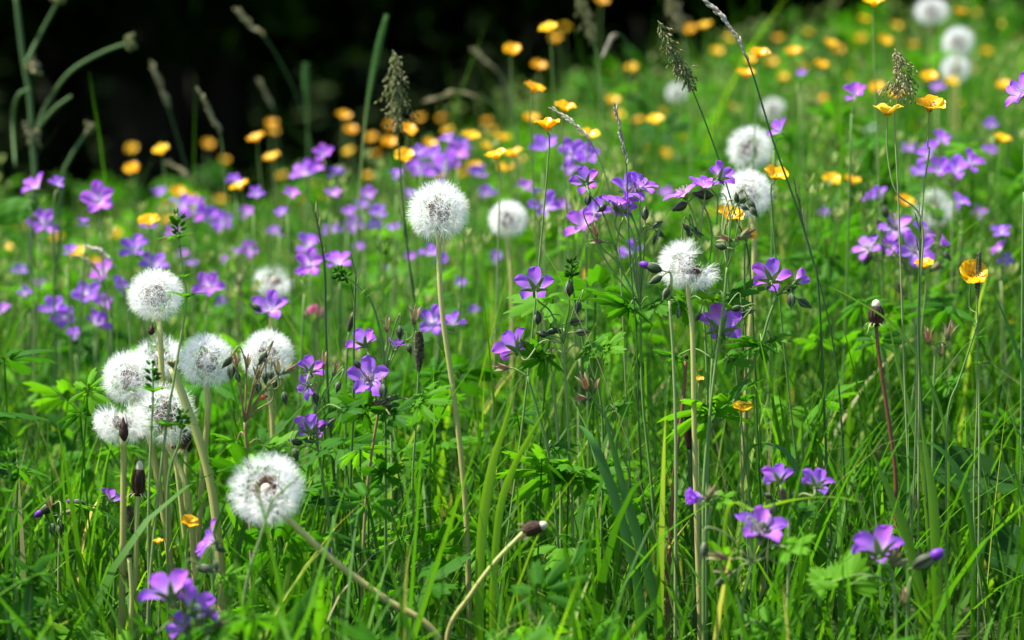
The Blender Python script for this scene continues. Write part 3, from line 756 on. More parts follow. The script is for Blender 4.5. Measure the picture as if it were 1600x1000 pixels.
cranesbill('cranesbill with pink-lilac flowers and one long black bud over the half blown clock', 2.2, (1098, 470), [(1105, 600)],
  fl=[(1064, 294, 64, (-.35, .7, .15), dict(flat=True, node=(1094, 372))), (1104, 284, 58, (.1, .9, .2), dict(node=(1094, 372))), (1128, 272, 52, (.45, .8, -.2), dict(node=(1120, 350)))],
  buds=[(1099, 304, 30, (-1, .1)), (1062, 323, 26, (-1, -.5)), (1072, 355, 16, (-.5, .5)), (1078, 364, 18, (0, -1)), (1088, 361, 16, (.5, -.6)), (1092, 366, 14, (1, -.3))],
  leaves=[(1140, 462, 100, 10, 14, 1), (1070, 480, 70, 170, 20, 2)])
cranesbill('cranesbill stem whose black buds hang before the right-hand full clock', 2.14, (1136, 418), [(1130, 480), (1112, 620), (1100, 760)],
  buds=[(1151, 309, 16, (-.2, 1)), (1162, 312, 18, (.8, .7)), (1164, 325, 14, (1, -.5)), (1175, 322, 20, (.6, -1)), (1178, 331, 18, (.7, -1)), (1126, 385, 20, (-.8, .2))],
  old=[(1168, 365, 34, (.8, .4)), (1130, 372, 26, (-.8, .2))], leaves=[(1120, 470, 60, 200, 20)])
cranesbill('cranesbill with one wide violet flower and a half closed one, on a leaning stem', 2.18, (1214, 462), [(1200, 500), (1186, 545), (1140, 640), (1105, 690), (1096, 860)],
  fl=[(1203, 430, 68, (-.05, .8, -.4), dict(roll=.45)), (1250, 436, 44, (.75, .7, -.1), dict(closed=.35, skip=(1, 3)))],
  buds=[(1236, 470, 24, (0, -1)), (1257, 474, 24, (.9, -.6)), (1237, 452, 16, (1, .5))], leaves=[(1186, 535, 86, 180, 15, 1), (1205, 530, 60, 0, 18, 3), (1110, 640, 130, 230, 10, 3, 35), (1128, 628, 110, 300, 15, 1, 35)])
cranesbill('cranesbill with a single dark violet flower spreading below the half blown clock', 2.16, (1113, 560), [(1108, 660), (1104, 800)],
  fl=[(1127, 506, 78, (.15, .85, -.38), dict(roll=.1))], buds=[(1150, 482, 18, (-1, -.2)), (1160, 487, 20, (.2, -1)), (1172, 486, 16, (.8, .2)), (1090, 495, 16, (-.5, -1))],
  leaves=[(1140, 560, 70, 10, 18), (1060, 555, 60, 190, 15)])
cranesbill('dark bud stem poking out left of the half blown clock', 2.12, (1046, 470), [(1052, 560), (1056, 700)], tips=[(1020, 418, 30, (-1, .35))], buds=[(1025, 437, 22, (-1, -.6)), (1040, 459, 20, (-.4, -1)), (1060, 490, 16, (0, -1))])
cranesbill('cranesbill with two stacked violet flowers and many hairy buds left of centre', 2.12, (492, 650), [(500, 720), (520, 860)],
  fl=[(486, 574, 48, (.1, .8, -.3), dict(roll=.2)), (474, 606, 42, (-.7, -.2, .6), dict(flat=True)), (486, 667, 58, (.05, .85, -.25), dict(roll=.5, node=(500, 712)))],
  buds=[(493, 622, 22, (.2, -1)), (528, 605, 18, (-.3, -1)), (505, 668, 16, (.4, .6)), (518, 660, 18, (.6, .6)), (462, 690, 22, (-.9, .2)), (483, 688, 18, (.9, -.1)), (462, 710, 20, (.3, -1))],
  old=[(505, 560, 28, (0, 1)), (525, 575, 26, (.4, 1))], leaves=[(535, 640, 60, 30, 12), (455, 715, 80, 190, 15, 3), (500, 705, 70, 340, 15)])
cranesbill('cranesbill with a wide open violet flower facing out over dark curled leaves', 2.14, (592, 640), [(582, 700), (572, 780), (566, 900)],
  fl=[(575, 588, 74, (-.1, .35, .85), dict(roll=.35))], buds=[(598, 612, 24, (0, -1)), (600, 630, 18, (.8, .1)), (612, 638, 20, (1, -.1)), (585, 628, 16, (-.8, .1)), (610, 622, 16, (.8, .5)), (558, 568, 18, (-.5, .8))],
  leaves=[(572, 640, 70, 190, 25, 0, 40), (610, 650, 70, -20, 35, 0, 40), (650, 628, 90, 0, 10, 3), (600, 740, 60, 250, 45, 0)], smat='brownstem')
cranesbill('cranesbill with two pale lilac flowers half hidden behind stems left of centre', 2.28, (600, 590), [(612, 700)],
  fl=[(566, 531, 54, (-.3, .85, -.1), {}), (618, 538, 40, (.3, .8, .2), dict(skip=(1, 4), closed=.2))], buds=[(625, 520, 22, (0, -1)), (640, 545, 18, (.3, -1))], old=[(648, 490, 34, (.1, 1)), (604, 505, 26, (0, 1))])
cranesbill('cluster of hairy green buds and calyces in front of the left dandelion clocks', 2.12, (382, 660), [(388, 740), (392, 860)],
  buds=[(354, 566, 22, (-.8, -1)), (361, 581, 24, (0, -1)), (372, 590, 16, (.2, -1)), (410, 560, 22, (-.5, -.8)), (415, 590, 20, (0, -1)), (424, 587, 18, (.1, -1)), (404, 606, 18, (0, -1)), (445, 622, 20, (.2, -1)), (430, 600, 14, (.2, .9))],
  old=[(367, 560, 26, (-.2, 1)), (387, 562, 24, (.1, 1)), (434, 572, 26, (0, 1)), (455, 575, 30, (.8, .5)), (402, 580, 24, (0, 1))], leaves=[(418, 700, 80, 10, 15, 4), (370, 690, 60, 190, 15, 5)], smat='brownstem')
cranesbill('cranesbill with three violet flowers nodding low near the left corner', 1.86, (288, 960), [(292, 990)],
  fl=[(262, 918, 90, (-.25, .75, -.05), dict(roll=.7)), (305, 944, 80, (.35, .75, -.3), dict(roll=.2)), (284, 974, 62, (-.3, .5, .3), {})], buds=[(325, 890, 22, (1, -.5)), (338, 885, 20, (.2, -1)), (312, 968, 18, (0, -1))], old=[(330, 955, 30, (.6, .8)), (345, 975, 30, (.8, .4))], leaves=[(330, 985, 90, 20, 12), (245, 990, 70, 190, 15)], lean=.02)
cranesbill('violet cranesbill turned edge-on beside the orange buttercup under the clocks', 2.0, (330, 880), [(334, 940)], fl=[(322, 842, 66, (-.9, .35, .1), dict(roll=.3))], buds=[(345, 858, 20, (.8, -.4)), (318, 888, 26, (-.7, .1))], leaves=[(350, 905, 60, 20, 15)])
cranesbill('single violet bloom seen from its side, left of the ragged dandelion clock', 2.3, (168, 800), [(178, 880)], fl=[(175, 776, 46, (.3, .85, -.1), dict(skip=(2,)))], tips=[(122, 786, 24, (-1, .2))], leaves=[(150, 795, 50, 180, 12, 4)])
cranesbill('drooping bud spray with one violet tip beside the whorled stems at the left', 2.25, (95, 810), [(92, 880)], tips=[(72, 796, 28, (-1, -.6))], buds=[(82, 826, 22, (0, -1)), (92, 830, 20, (.1, -1)), (100, 826, 16, (.4, -1))], old=[(76, 784, 26, (-.3, 1)), (108, 800, 20, (1, .2))])
cranesbill('cranesbill with a large violet flower and leafy bud clusters, lower right', 1.92, (1175, 880), [(1160, 960)],
  fl=[(1190, 822, 94, (.05, .62, .50), dict(roll=.15))], buds=[(1195, 824, 24, (.8, -.5)), (1186, 838, 18, (.4, -1)), (1207, 795, 18, (.3, .9)), (1100, 860, 26, (-.1, -1)), (1125, 910, 20, (-.8, -.6))], old=[(1118, 868, 34, (-.9, .2)), (1128, 890, 30, (-.8, .3)), (1235, 860, 30, (.6, .6))], leaves=[(1230, 855, 70, 10, 10, 4), (1140, 870, 60, 180, 15, 4), (1200, 985, 90, 90, 15, 5)], lean=.01)
cranesbill('pair of bright violet blooms side by side above the large lower-right bloom', 2.0, (1235, 790), [(1232, 860)], fl=[(1215, 743, 58, (-.15, .9, -.25), {}), (1276, 751, 60, (.2, .85, -.2), {})], buds=[(1240, 772, 18, (.4, .7)), (1200, 775, 16, (-.6, .3))], old=[(1222, 770, 26, (-.1, 1))], leaves=[(1250, 800, 60, 10, 20)])
cranesbill('thick violet bud opening on a stout stem at the foot of the half blown clock', 1.98, (1112, 790), [(1100, 860)], fl=[(1089, 777, 50, (-.95, .15, .3), dict(closed=.62, k=.72))], old=[(1112, 768, 30, (.5, .8))], leaves=[(1125, 780, 40, 10, 20)])
cranesbill('cranesbill with one bright violet flower over the round lobed leaf, lower right', 1.92, (1395, 910), [(1400, 970)], fl=[(1370, 852, 92, (-.1, .85, -.25), dict(roll=.6))], old=[(1400, 865, 34, (.4, .8)), (1410, 880, 28, (.9, .2))], leaves=[(1322, 918, 96, 85, 0, 'round'), (1296, 912, 62, 140, 0, 'round')])
cranesbill('dark closed bud with a violet tip leaning right over the grass, lower right', 1.95, (1424, 900), [(1418, 960)], tips=[(1446, 876, 46, (.85, .5))], old=[(1412, 930, 32, (0, 1))])
cranesbill('dense head of pink-lilac cranesbill flowers against the grass at the right', 2.55, (1420, 430), [(1432, 560)],
  fl=[(1352, 382, 46, (-.45, .6, .5), dict(flat=True)), (1400, 350, 54, (-.1, .6, .7), dict(flat=True)), (1432, 388, 58, (.1, .35, .9), dict(flat=True, d=-.02)), (1448, 358, 44, (.5, .6, .5), dict(flat=True)), (1390, 385, 36, (-.2, .4, .8), {}), (1474, 380, 34, (.7, .6, .2), dict(closed=.3))],
  buds=[(1383, 330, 22, (-.2, 1)), (1376, 350, 20, (-.5, .6)), (1382, 390, 18, (0, -1)), (1355, 405, 22, (-.5, -1)), (1480, 400, 18, (.5, -.6))], old=[(1405, 450, 26, (-.4, .6)), (1465, 415, 30, (.7, .5))], leaves=[(1400, 480, 80, 190, 12), (1460, 470, 60, 10, 12)])
cranesbill('cranesbill cut by the right edge, violet petals turned left', 2.3, (1600, 300), [(1598, 420)], fl=[(1592, 141, 66, (-.75, .4, .35), dict(roll=.35))], lean=.0)
cranesbill('bare cranesbill with pale empty calyces in the right meadow', 2.35, (1462, 540), [(1458, 640)], old=[(1483, 515, 34, (.2, 1)), (1448, 523, 30, (-.2, 1)), (1470, 545, 24, (0, 1))], leaves=[(1480, 600, 50, 0, 15)])
cranesbill('small-leaved cranesbill shoot with faded flowers left of the arching blades', 2.2, (925, 620), [(960, 680), (985, 760)], old=[(912, 595, 34, (-.4, 1)), (905, 622, 26, (-1, .1)), (930, 600, 26, (.1, 1))], leaves=[(945, 545, 60, 10, 20, 4), (960, 640, 50, 10, 15)])

# far, soft cranesbills: label, depth, node, flowers
def farbill(label, D, fl, node=None, buds=(), **kw):
    xs = [q[0] for q in fl]; ys = [q[1] for q in fl]
    node = node or (sum(xs) / len(xs) + rnd.uniform(-6, 6), max(ys) + 34)
    cranesbill(label, D, node, (), [(x, y, w_, a) for x, y, w_, a in fl], buds, far=True, lean=rnd.uniform(-.03, .03), group='blurred cranesbills in the meadow', **kw)
U, UA, UL, UR, FR = (0, 1, .15), (.1, .9, -.3), (-.5, .8, .2), (.5, .8, .2), (0, .35, .95)
farbill('star-shaped violet flower facing out alone against the dark wood', 2.75, [(155, 310, 58, FR)])
farbill('narrow violet flower leaning beside the thick bent green stalk', 2.75, [(52, 286, 46, (-.7, .6, .2))])
farbill('closed violet bud between the bent green stalk and the star-shaped flower', 2.75, [(88, 284, 26, U)])
farbill('soft violet flower low under the narrow leaning flower at the left edge', 2.9, [(65, 346, 50, FR)], buds=[(50, 365, 16, (0, -1))])
farbill('tall cupped violet flower above the highest clock of the left cluster', 2.75, [(210, 384, 50, (-.2, .9, .35)), (240, 409, 46, (.3, .9, -.1))])
farbill('violet flower beside the pale drooping grass ears at the left', 2.8, [(160, 421, 44, UL), (186, 444, 36, UR)])
farbill('pair of violet flowers lower left of the pale drooping grass ears', 2.85, [(135, 458, 46, FR), (160, 470, 34, U)])
farbill('pale violet flower pair over the grass left of the left clock cluster', 2.85, [(84, 478, 44, U), (100, 494, 40, FR)])
farbill('bluish violet flower just left of the highest left clock', 2.75, [(153, 500, 46, (.2, .8, .5))])
farbill('cut violet flower at the very left edge', 2.9, [(4, 481, 26, U)])
farbill('violet star flower just right of the whorled stem crossing the clock', 2.7, [(327, 444, 50, FR)])
farbill('bright violet mass above the whorled shoot tip', 3.1, [(300, 327, 54, UL), (322, 333, 50, UR), (285, 318, 40, U)])
farbill('violet flower right of the bright violet mass', 3.2, [(348, 344, 34, FR)])
farbill('lone rounded violet flower standing highest against the dark wood', 3.0, [(505, 238, 36, U)])
farbill('violet twin flowers under the lone rounded violet flower', 3.0, [(472, 266, 44, UL), (492, 262, 34, UR)])
farbill('small round violet flower right of the violet twin flowers', 3.0, [(525, 267, 28, U)])
farbill('magenta-violet flower left of the dark slim grass stem', 2.6, [(484, 410, 48, FR), (470, 425, 22, U)])
farbill('magenta-violet flower right of the dark slim grass stem', 2.6, [(526, 405, 48, (0, .85, .3))])
farbill('pink-violet flower opening below the thin see-through clock', 2.5, [(422, 475, 56, (0, .75, .45))], buds=[(400, 480, 20, (-.6, .4))])
farbill('flat lilac flower above the magenta-violet pair', 2.9, [(482, 378, 42, U)])
farbill('small violet flower pair in the blurred grass left of the magenta flowers', 3.0, [(390, 388, 32, FR), (370, 392, 20, U)])
farbill('small violet buds low left of the small violet flower pair', 3.0, [(352, 404, 16, U)])
farbill('lilac flowers in the haze of grass left of the tallest clock', 3.2, [(520, 356, 32, U), (553, 348, 30, FR)])
farbill('lilac flower nearest the left rim of the tallest clock', 3.1, [(565, 320, 28, U), (585, 350, 24, FR)])
farbill('pale lilac flowers massed behind the top of the tallest clock', 3.1, [(690, 262, 60, UL), (712, 240, 48, UR), (676, 240, 40, U)])
farbill('pale lilac flower touching the low buttercups over the tallest clock', 3.2, [(745, 268, 34, U), (655, 262, 40, FR)])
farbill('lilac flower behind the stem of the tallest clock, upper part', 2.9, [(672, 392, 34, U), (690, 405, 24, FR)])
farbill('violet twin flowers either side of the tallest clock stem', 2.5, [(676, 500, 50, FR), (706, 500, 40, U)])
farbill('tiny violet flower right of the tallest clock stem', 2.9, [(740, 484, 22, U)])
farbill('lilac flower under the wide orange buttercup cluster', 2.8, [(850, 226, 48, (-.1, .8, .4))])
farbill('four-lobed lilac flower pair right of the wide orange buttercup cluster', 2.75, [(892, 236, 48, FR), (917, 240, 44, (.2, .5, .8))])
farbill('lilac flower right of the small round dandelion clock', 2.7, [(850, 316, 50, FR)])
farbill('drooping lilac flowers left under the crowded blue-violet cranesbill', 2.45, [(908, 345, 56, (-.5, .7, .3)), (930, 325, 46, (.2, .9, 0))])
farbill('small violet flower peeping between bud stems of the crowded cranesbill', 2.75, [(985, 388, 40, U)])
farbill('dark violet spot among the low stems left of the lilac pair', 2.9, [(893, 262, 28, (.3, .5, .5))])
farbill('vivid violet flower high on the far right slope', 2.6, [(1336, 143, 42, (0, .85, .3))])
farbill('slim violet petal edge in front of the upper right clock', 2.5, [(1214, 200, 40, (-.4, .85, -.2))])
farbill('violet flower behind the paired sharp buttercups', 2.85, [(1450, 236, 46, UL), (1470, 215, 34, UA)])
farbill('violet flower trio right of the paired sharp buttercups', 2.75, [(1492, 262, 52, (-.1, .6, .7)), (1520, 250, 44, UR), (1468, 260, 40, U)])
farbill('small violet flower left under the violet flower trio', 2.9, [(1438, 266, 32, U)])
farbill('violet flower pair left of the orange flower over the pink-lilac head', 2.75, [(1362, 305, 34, UL), (1375, 298, 28, U)])
farbill('violet petals right over the pale torn clock', 2.8, [(1500, 312, 36, (.4, .8, .2))])
farbill('violet flower near the right edge, highest of two', 2.7, [(1564, 360, 36, U)])
farbill('dark violet flower near the right edge, lower of two', 2.7, [(1572, 405, 26, FR), (1560, 385, 30, UL)])
farbill('faint violet flower low in the far grass at the right edge', 3.2, [(1548, 192, 24, U)])
farbill('dark violet bud high on the far slope', 3.0, [(1252, 113, 18, U)])
farbill('faint lilac flower under the blurred orange buttercup on the right slope', 3.4, [(1466, 134, 24, U)])
farbill('half hidden violet flower below the slanting dandelion stem', 2.25, [(505, 858, 34, (.5, .7, .2))])

# ------------------------------------------------------------------ buttercups
buttercup('pale yellow buttercup seen edge-on, left of the sharp orange buttercup pair', 1386, 173, 52, 2.2, (-.05, 1, .16), True, True, [(1400, 300), (1440, 345), (1437, 480)], .0)
buttercup('wide sharp orange buttercup right of the pale yellow edge-on buttercup', 1453, 166, 50, 2.2, (.05, .85, .5), True, False, [(1452, 240), (1440, 345)], -.01)
buttercup('sharp orange buttercup with separate petals beside a dark slim spike', 1520, 427, 48, 2.17, (.05, .5, .9), True, False, [(1528, 500), (1500, 590), (1480, 660)], .0)
buttercup('orange buttercup under the pink-lilac flower head at the right', 1444, 414, 34, 2.4, (-.1, .9, .4), True)
buttercup('small curled orange buttercup beside the spent calyx under the right-hand clock', 1170, 367, 28, 2.2, (.2, .6, .7), True)
buttercup('orange buttercup low between brown stems, under the leaning cranesbill stem', 1160, 638, 36, 2.14, (.1, .9, .4), True)
buttercup('orange buttercup low among the pale dandelion stalks at the left', 296, 816, 30, 2.06, (.3, .8, .6), True)
buttercup('tiny half closed orange buttercup left of the low one among pale stalks', 247, 846, 18, 2.06, (-.1, 1, .2))
buttercup('tiny orange bud-like bloom by the stem of the half blown clock', 1092, 592, 16, 2.3, (0, 1, .4))

LM = [(685, 330, 'tallest dandelion clock'), (794, 343, 'small round clock'), (1167, 303, 'clock with dark buds'), (243, 461, 'highest left clock'), (613, 140, 'feathery brown grass head'),
      (590, 110, 'tall green spike'), (1190, 110, 'long drooping pale ear'), (1405, 110, 'tangled brown seed head'), (1062, 90, 'dark green panicle'), (155, 310, 'star-shaped violet flower'),
      (1386, 173, 'pale edge-on buttercup'), (1336, 143, 'vivid far violet flower'), (985, 290, 'crowded blue-violet cranesbill'), (1495, 255, 'violet flower trio'), (1430, 370, 'pink-lilac flower head'), (150, 100, 'arching bent stalk'),
      (335, 190, 'leaning pale grass ear'), (970, 220, 'thin upright grass ear'), (505, 238, 'lone rounded violet flower'), (1497, 66, 'blurred far white clock'), (690, 250, 'pale lilac flower mass')]
used = set()
def where(x, y, i_):
    lx, ly, nm = sorted(LM, key=lambda q: math.hypot(q[0] - x, q[1] - y))[i_]
    dx, dy_ = x - lx, ly - y; d = math.hypot(dx, dy_); far = '' if d > 130 else ('close ' if d > 45 else 'touching ')
    if d < 30: return 'at the ' + nm
    v = 'above' if dy_ > 0 else 'below'; h = 'right of' if dx > 0 else 'left of'
    if abs(dx) < .4 * abs(dy_): return f'{"just " if d < 90 else ""}{v} the {nm}'
    if abs(dy_) < .4 * abs(dx): return f'{"just " if d < 90 else ""}{h} the {nm}'
    return f'{"just " if d < 90 else ""}{v} and {h} the {nm}'
def blabel(x, y, w_):
    look = 'large ' if w_ >= 33 else ('mid-sized ' if w_ >= 25 else ('small ' if w_ >= 19 else 'tiny '))
    for a in range(0, 5):
        for pre in ('', 'soft ', 'blurred '):
            for b_ in range(a + 1, 7):
                t = f'{pre}{look}buttercup {where(x, y, a)}, {where(x, y, b_)}'
                if len(t.split()) <= 16 and t not in used: used.add(t); return t
            t = f'{pre}{look}orange buttercup {where(x, y, a)}'
            if t not in used: used.add(t); return t
    return f'{look}orange buttercup in the far meadow'
BC = [(857,45,32),(882,42,14),(800,78,30),(842,103,26),(835,138,37),(988,106,22),(882,168,38),(830,185,26),(855,195,46),(921,211,36),(958,157,24),(995,188,22),(1023,188,30),(1062,213,22),(636,203,33),
(608,222,27),(632,244,35),(671,225,26),(736,213,31),(785,215,24),(775,243,38),(802,240,32),(812,252,24),(742,260,27),(727,270,20),(825,280,16),(537,181,24),(548,203,22),(545,237,20),(425,193,20),(426,205,18),(400,216,29),
(424,246,28),(374,291,32),(507,304,17),(470,312,18),(252,235,29),(206,232,18),(206,264,27),(278,300,27),(297,310,23),(260,322,20),(232,346,36),(262,344,22),(120,394,27),(150,410,25),(198,428,16),(255,385,17),
(8,388,24),(8,352,16),(32,352,14),(1101,40,24),(1078,46,19),(1165,115,33),(1186,84,36),(1206,97,19),(1172,94,24),(1240,81,28),(1297,68,25),(1310,77,18),(1283,101,25),(1326,120,20),(1383,63,24),(1366,4,36),
(1370,137,26),(1400,148,30),(1452,120,30),(1486,128,24),(1565,217,32),(1568,134,26),(1213,273,42),(1300,281,33),(1331,282,33),(1147,166,20),(1265,138,18),(1284,155,20),(1413,315,34),(1282,387,29),
(1140,336,46),(1586,500,30),(1410,466,24),(1545,255,17),(918,430,27),(712,408,17),(1500,18,22),(1080,152,18),(1325,342,20),(1258,342,16),(940,0,22),(1140,130,14),(610,196,16),(770,205,14),(1340,98,14),(1524,20,16),(1588,60,14),(640,360,18),(625,350,22),(720,330,20),(1105,335,24),(1262,260,16),(1520,110,16),(1590,190,16)]
BC += [(868,60,18),(905,130,20),(948,120,16),(965,180,20),(1010,150,18),(1035,175,16),(1040,240,20),(1008,232,18),(760,190,16),(700,205,20),(690,185,14),(655,185,16),(580,215,18),(590,240,18),(650,260,22),(690,275,20),(790,262,26),(760,228,24),(850,250,18),(880,270,16),
       (1120,80,20),(1140,60,16),(1215,60,18),(1222,120,20),(1255,105,18),(1262,50,18),(1345,60,18),(1350,30,20),(1400,40,18),(1425,70,18),(1430,200,20),(1500,165,20),(1540,80,18),(1560,40,18),(1240,200,18),(1100,190,18),(1300,235,20),(1350,255,20),(1400,250,18),(1555,300,22),(1590,270,20),(1330,190,18),
       (180,365,20),(90,370,20),(60,410,16),(320,372,18),(345,312,18),(440,275,18),(495,290,16),(575,275,18),(480,345,16),(350,250,18),(325,225,18),(540,420,16),(590,445,16),(660,440,14),(1045,385,18),(1350,440,18),(1310,470,16),(1490,470,18)]
for x, y, w_ in BC: buttercup(blabel(x, y, w_), x, y, w_)
def flabel(x, y, w_):
    look = 'larger ' if w_ >= 34 else ('middling ' if w_ >= 26 else 'small ')
    for pre in ('', 'soft ', 'faded '):
        for a in range(0, 4):
            for b_ in range(a + 1, 7):
                t = f'{pre}{look}lilac bloom {where(x, y, a)}, {where(x, y, b_)}'
                if len(t.split()) <= 16 and t not in used: used.add(t); return t
    return f'{look}lilac bloom in the far meadow'
for x, y, w_ in [(430,360,24),(575,300,28),(640,300,22),(385,330,26),(600,420,20),(545,330,24),(620,270,24),(700,215,26),(300,410,20),(440,330,24),(250,300,28),(130,345,22),(720,225,30),(655,235,28),(590,330,30),(615,355,26),(455,300,28),(400,300,26),(365,280,26),
               (270,360,26),(285,395,22),(110,390,26),(30,420,26),(40,455,24),(70,440,30),(115,520,26),(230,350,28),(345,470,24),(520,300,28),(760,300,30),(640,400,22),(560,385,22),(575,440,20),(720,440,22),(775,400,24),(820,290,30),(880,320,28),(1040,300,24),(1290,330,24),(1530,330,28),(1420,230,30),(1545,235,28)]:
    farbill(flabel(x, y, w_), rnd.uniform(2.75, 3.4), [(x, y, w_, U)])

# ------------------------------------------------------------------ flowering grasses and other stalks
stalk('tall plump green spike standing out of the dark, with a rounded tip', [(604, 24), (588, 90), (572, 180), (562, 300), (556, 420)], 2.95, 'spike', 2, 'spike', 'stem', .0014, .0034)
stalk('feathery brown grass head in several plumes before the dark wood', [(614, 78), (620, 130), (622, 200), (628, 300), (640, 420), (650, 520)], 2.5, 'panicle', 2, 'greenear', 'darkstem', .0009, .017, n=95)
stalk('dark green panicle hanging to a dark stem at the top, right of centre', [(1028, 32), (1052, 84), (1080, 136), (1120, 240), (1150, 340), (1172, 420)], 2.25, 'panicle', 2, 'greenear', 'darkstem', .0007, .010, n=80)
stalk('tangled dry brown seed head above the pale edge-on buttercup', [(1398, 76), (1408, 108), (1404, 142), (1398, 190), (1404, 320)], 2.2, 'panicle', 2, 'tan', 'stem', .0007, .018, n=75)
stalk('long drooping pale grass ear whose dark stem crosses the right meadow', [(1098, -4), (1140, 40), (1172, 104), (1208, 220), (1240, 310), (1268, 400), (1280, 470)], 2.2, 'ear', 2, 'palestalk', 'darkstem', .0009, .0045, n=90)
stalk('thin upright pale grass ear over the crowded blue-violet cranesbill', [(962, 170), (972, 220), (979, 265), (984, 400), (994, 520), (1000, 700)], 2.18, 'ear', 2, 'palestalk', 'darkstem', .0006, .0032, n=80)
stalk('slanting pale grass ear left of the thin upright grass ear', [(868, 172), (905, 200), (930, 235), (950, 290), (968, 400)], 2.3, 'ear', 2, 'palestalk', 'stem', .0006, .003, n=70)
stalk('leaning pale grass ear against the dark wood at the left', [(312, 145), (335, 190), (345, 215), (352, 290), (356, 400)], 3.0, 'ear', 2, 'tan', 'stem', .0008, .006, n=70)
stalk('fainter leaning grass ear left of the pale leaning one', [(240, 105), (256, 145), (265, 175), (285, 240), (305, 330)], 3.4, 'ear', 2, 'tan', 'darkstem', .0007, .006, n=60)
stalk('solitary grass ear slanting high against the dark wood', [(374, 20), (395, 42), (416, 62), (450, 120), (480, 200), (500, 330)], 3.5, 'ear', 2, 'tan', 'darkstem', .0007, .006, n=50)
stalk('dim grass ear between the leaning pale ear and the lone rounded flower', [(408, 130), (420, 155), (428, 178), (440, 260), (452, 340)], 3.7, 'ear', 2, 'tan', 'darkstem', .0007, .006, n=50)
stalk('faint upright green spike left of the tall plump green spike', [(478, 100), (478, 130), (480, 165), (482, 260)], 3.7, 'spike', 2, 'spike', 'stem', .001, .0038)
stalk('hooked pale grass ear bending left under the tall dark gap', [(676, 155), (716, 145), (757, 155), (790, 180), (815, 240), (825, 340)], 3.6, 'ear', 2, 'tan', 'stem', .0009, .006, n=50)
stalk('upper hooked grass ear left of the highest buttercups', [(745, 82), (762, 98), (782, 118), (800, 170), (812, 260)], 3.8, 'ear', 2, 'tan', 'stem', .0008, .006, n=40)
stalk('grey hooked grass ear right of the highest buttercups', [(944, 82), (955, 62), (968, 54), (982, 75), (985, 140)], 3.2, 'ear', 2, 'palestalk', 'darkstem', .0008, .006, n=40)
stalk('tall thin grass panicle leaning over the highest buttercups', [(900, -6), (915, 22), (925, 60), (935, 100), (940, 200)], 3.1, 'panicle', 2, 'greenear', 'stem', .0008, .012, n=60)
stalk('arched pale grass ear crossing the violet flowers at the left', [(142, 388), (165, 398), (185, 428), (200, 480), (205, 560)], 2.6, 'ear', 2, 'palestalk', 'stem', .0007, .0045, n=50)
stalk('second arched grass ear just under the first at the left', [(126, 402), (145, 415), (160, 440), (175, 500)], 2.65, 'ear', 2, 'tan', 'darkstem', .0006, .0035, n=40)
stalk('dim brown grass ear low before the dark wood at the left', [(268, 258), (292, 275), (310, 298), (330, 360)], 3.5, 'ear', 2, 'tan', 'stem', .0007, .005, n=40)
stalk('stubby dark ribwort spike left of the tall clock stem', [(654, 520), (655, 550), (654, 582), (650, 660), (645, 780)], 2.2, 'spike', 2, 'darkear', 'stem', .0009, .0036, cat='plantain', name='ribwort_plantain')
stalk('dark knobbly spike among the pale dandelion stalks', [(200, 792), (205, 818), (212, 848), (216, 930)], 2.2, 'spike', 2, 'darkear', 'stem', .0008, .0034, cat='plantain', name='ribwort_plantain')
stalk('slim dark spike standing in front of the sharp separate-petalled buttercup', [(1530, 392), (1528, 435), (1527, 480), (1527, 620), (1522, 800)], 2.17, 'spike', 2, 'darkear', 'stem', .0009, .0022, n=70)
stalk('brown feathery panicle at the top edge by the dark gap', [(1040, -20), (1052, 10), (1062, 40), (1075, 110)], 3.3, 'panicle', 2, 'tan', 'stem', .0008, .014, n=60)
stalk('pale upright ear in the soft grass left of the magenta flowers', [(372, 440), (372, 470), (371, 510), (368, 600)], 2.9, 'ear', 2, 'tan', 'stem', .0007, .005, n=40)
stalk('dark slim grass stem rising between the magenta-violet flowers', [(492, 330), (500, 370), (507, 420), (509, 520), (514, 640)], 2.35, 'ear', 2, 'greenear', 'darkstem', .0013, .0022, n=40)
stalk('dark thin stem sloping to the left behind the tallest clock', [(628, 340), (638, 400), (648, 470), (652, 560)], 2.5, 'ear', 1, 'greenear', 'darkstem', .0011, .002, n=30)
stalk('dark bare grass stem right of the pale leaning cranesbill flowers', [(1245, 300), (1262, 380), (1290, 480), (1310, 600)], 2.3, 'ear', 1, 'darkear', 'darkstem', .0008, .0015, n=30)
for lab, pts in (('long dark stem running down left of the magenta flowers', [(556, 430), (553, 520), (552, 640), (548, 800)]), ('straight dark stem crossing the pink-lilac flower head', [(1437, 340), (1437, 420), (1435, 520), (1440, 640)])):
    stalk(lab, pts, 2.17, 'ear', 1, 'darkear', 'darkstem', .0011, .0012, n=24)

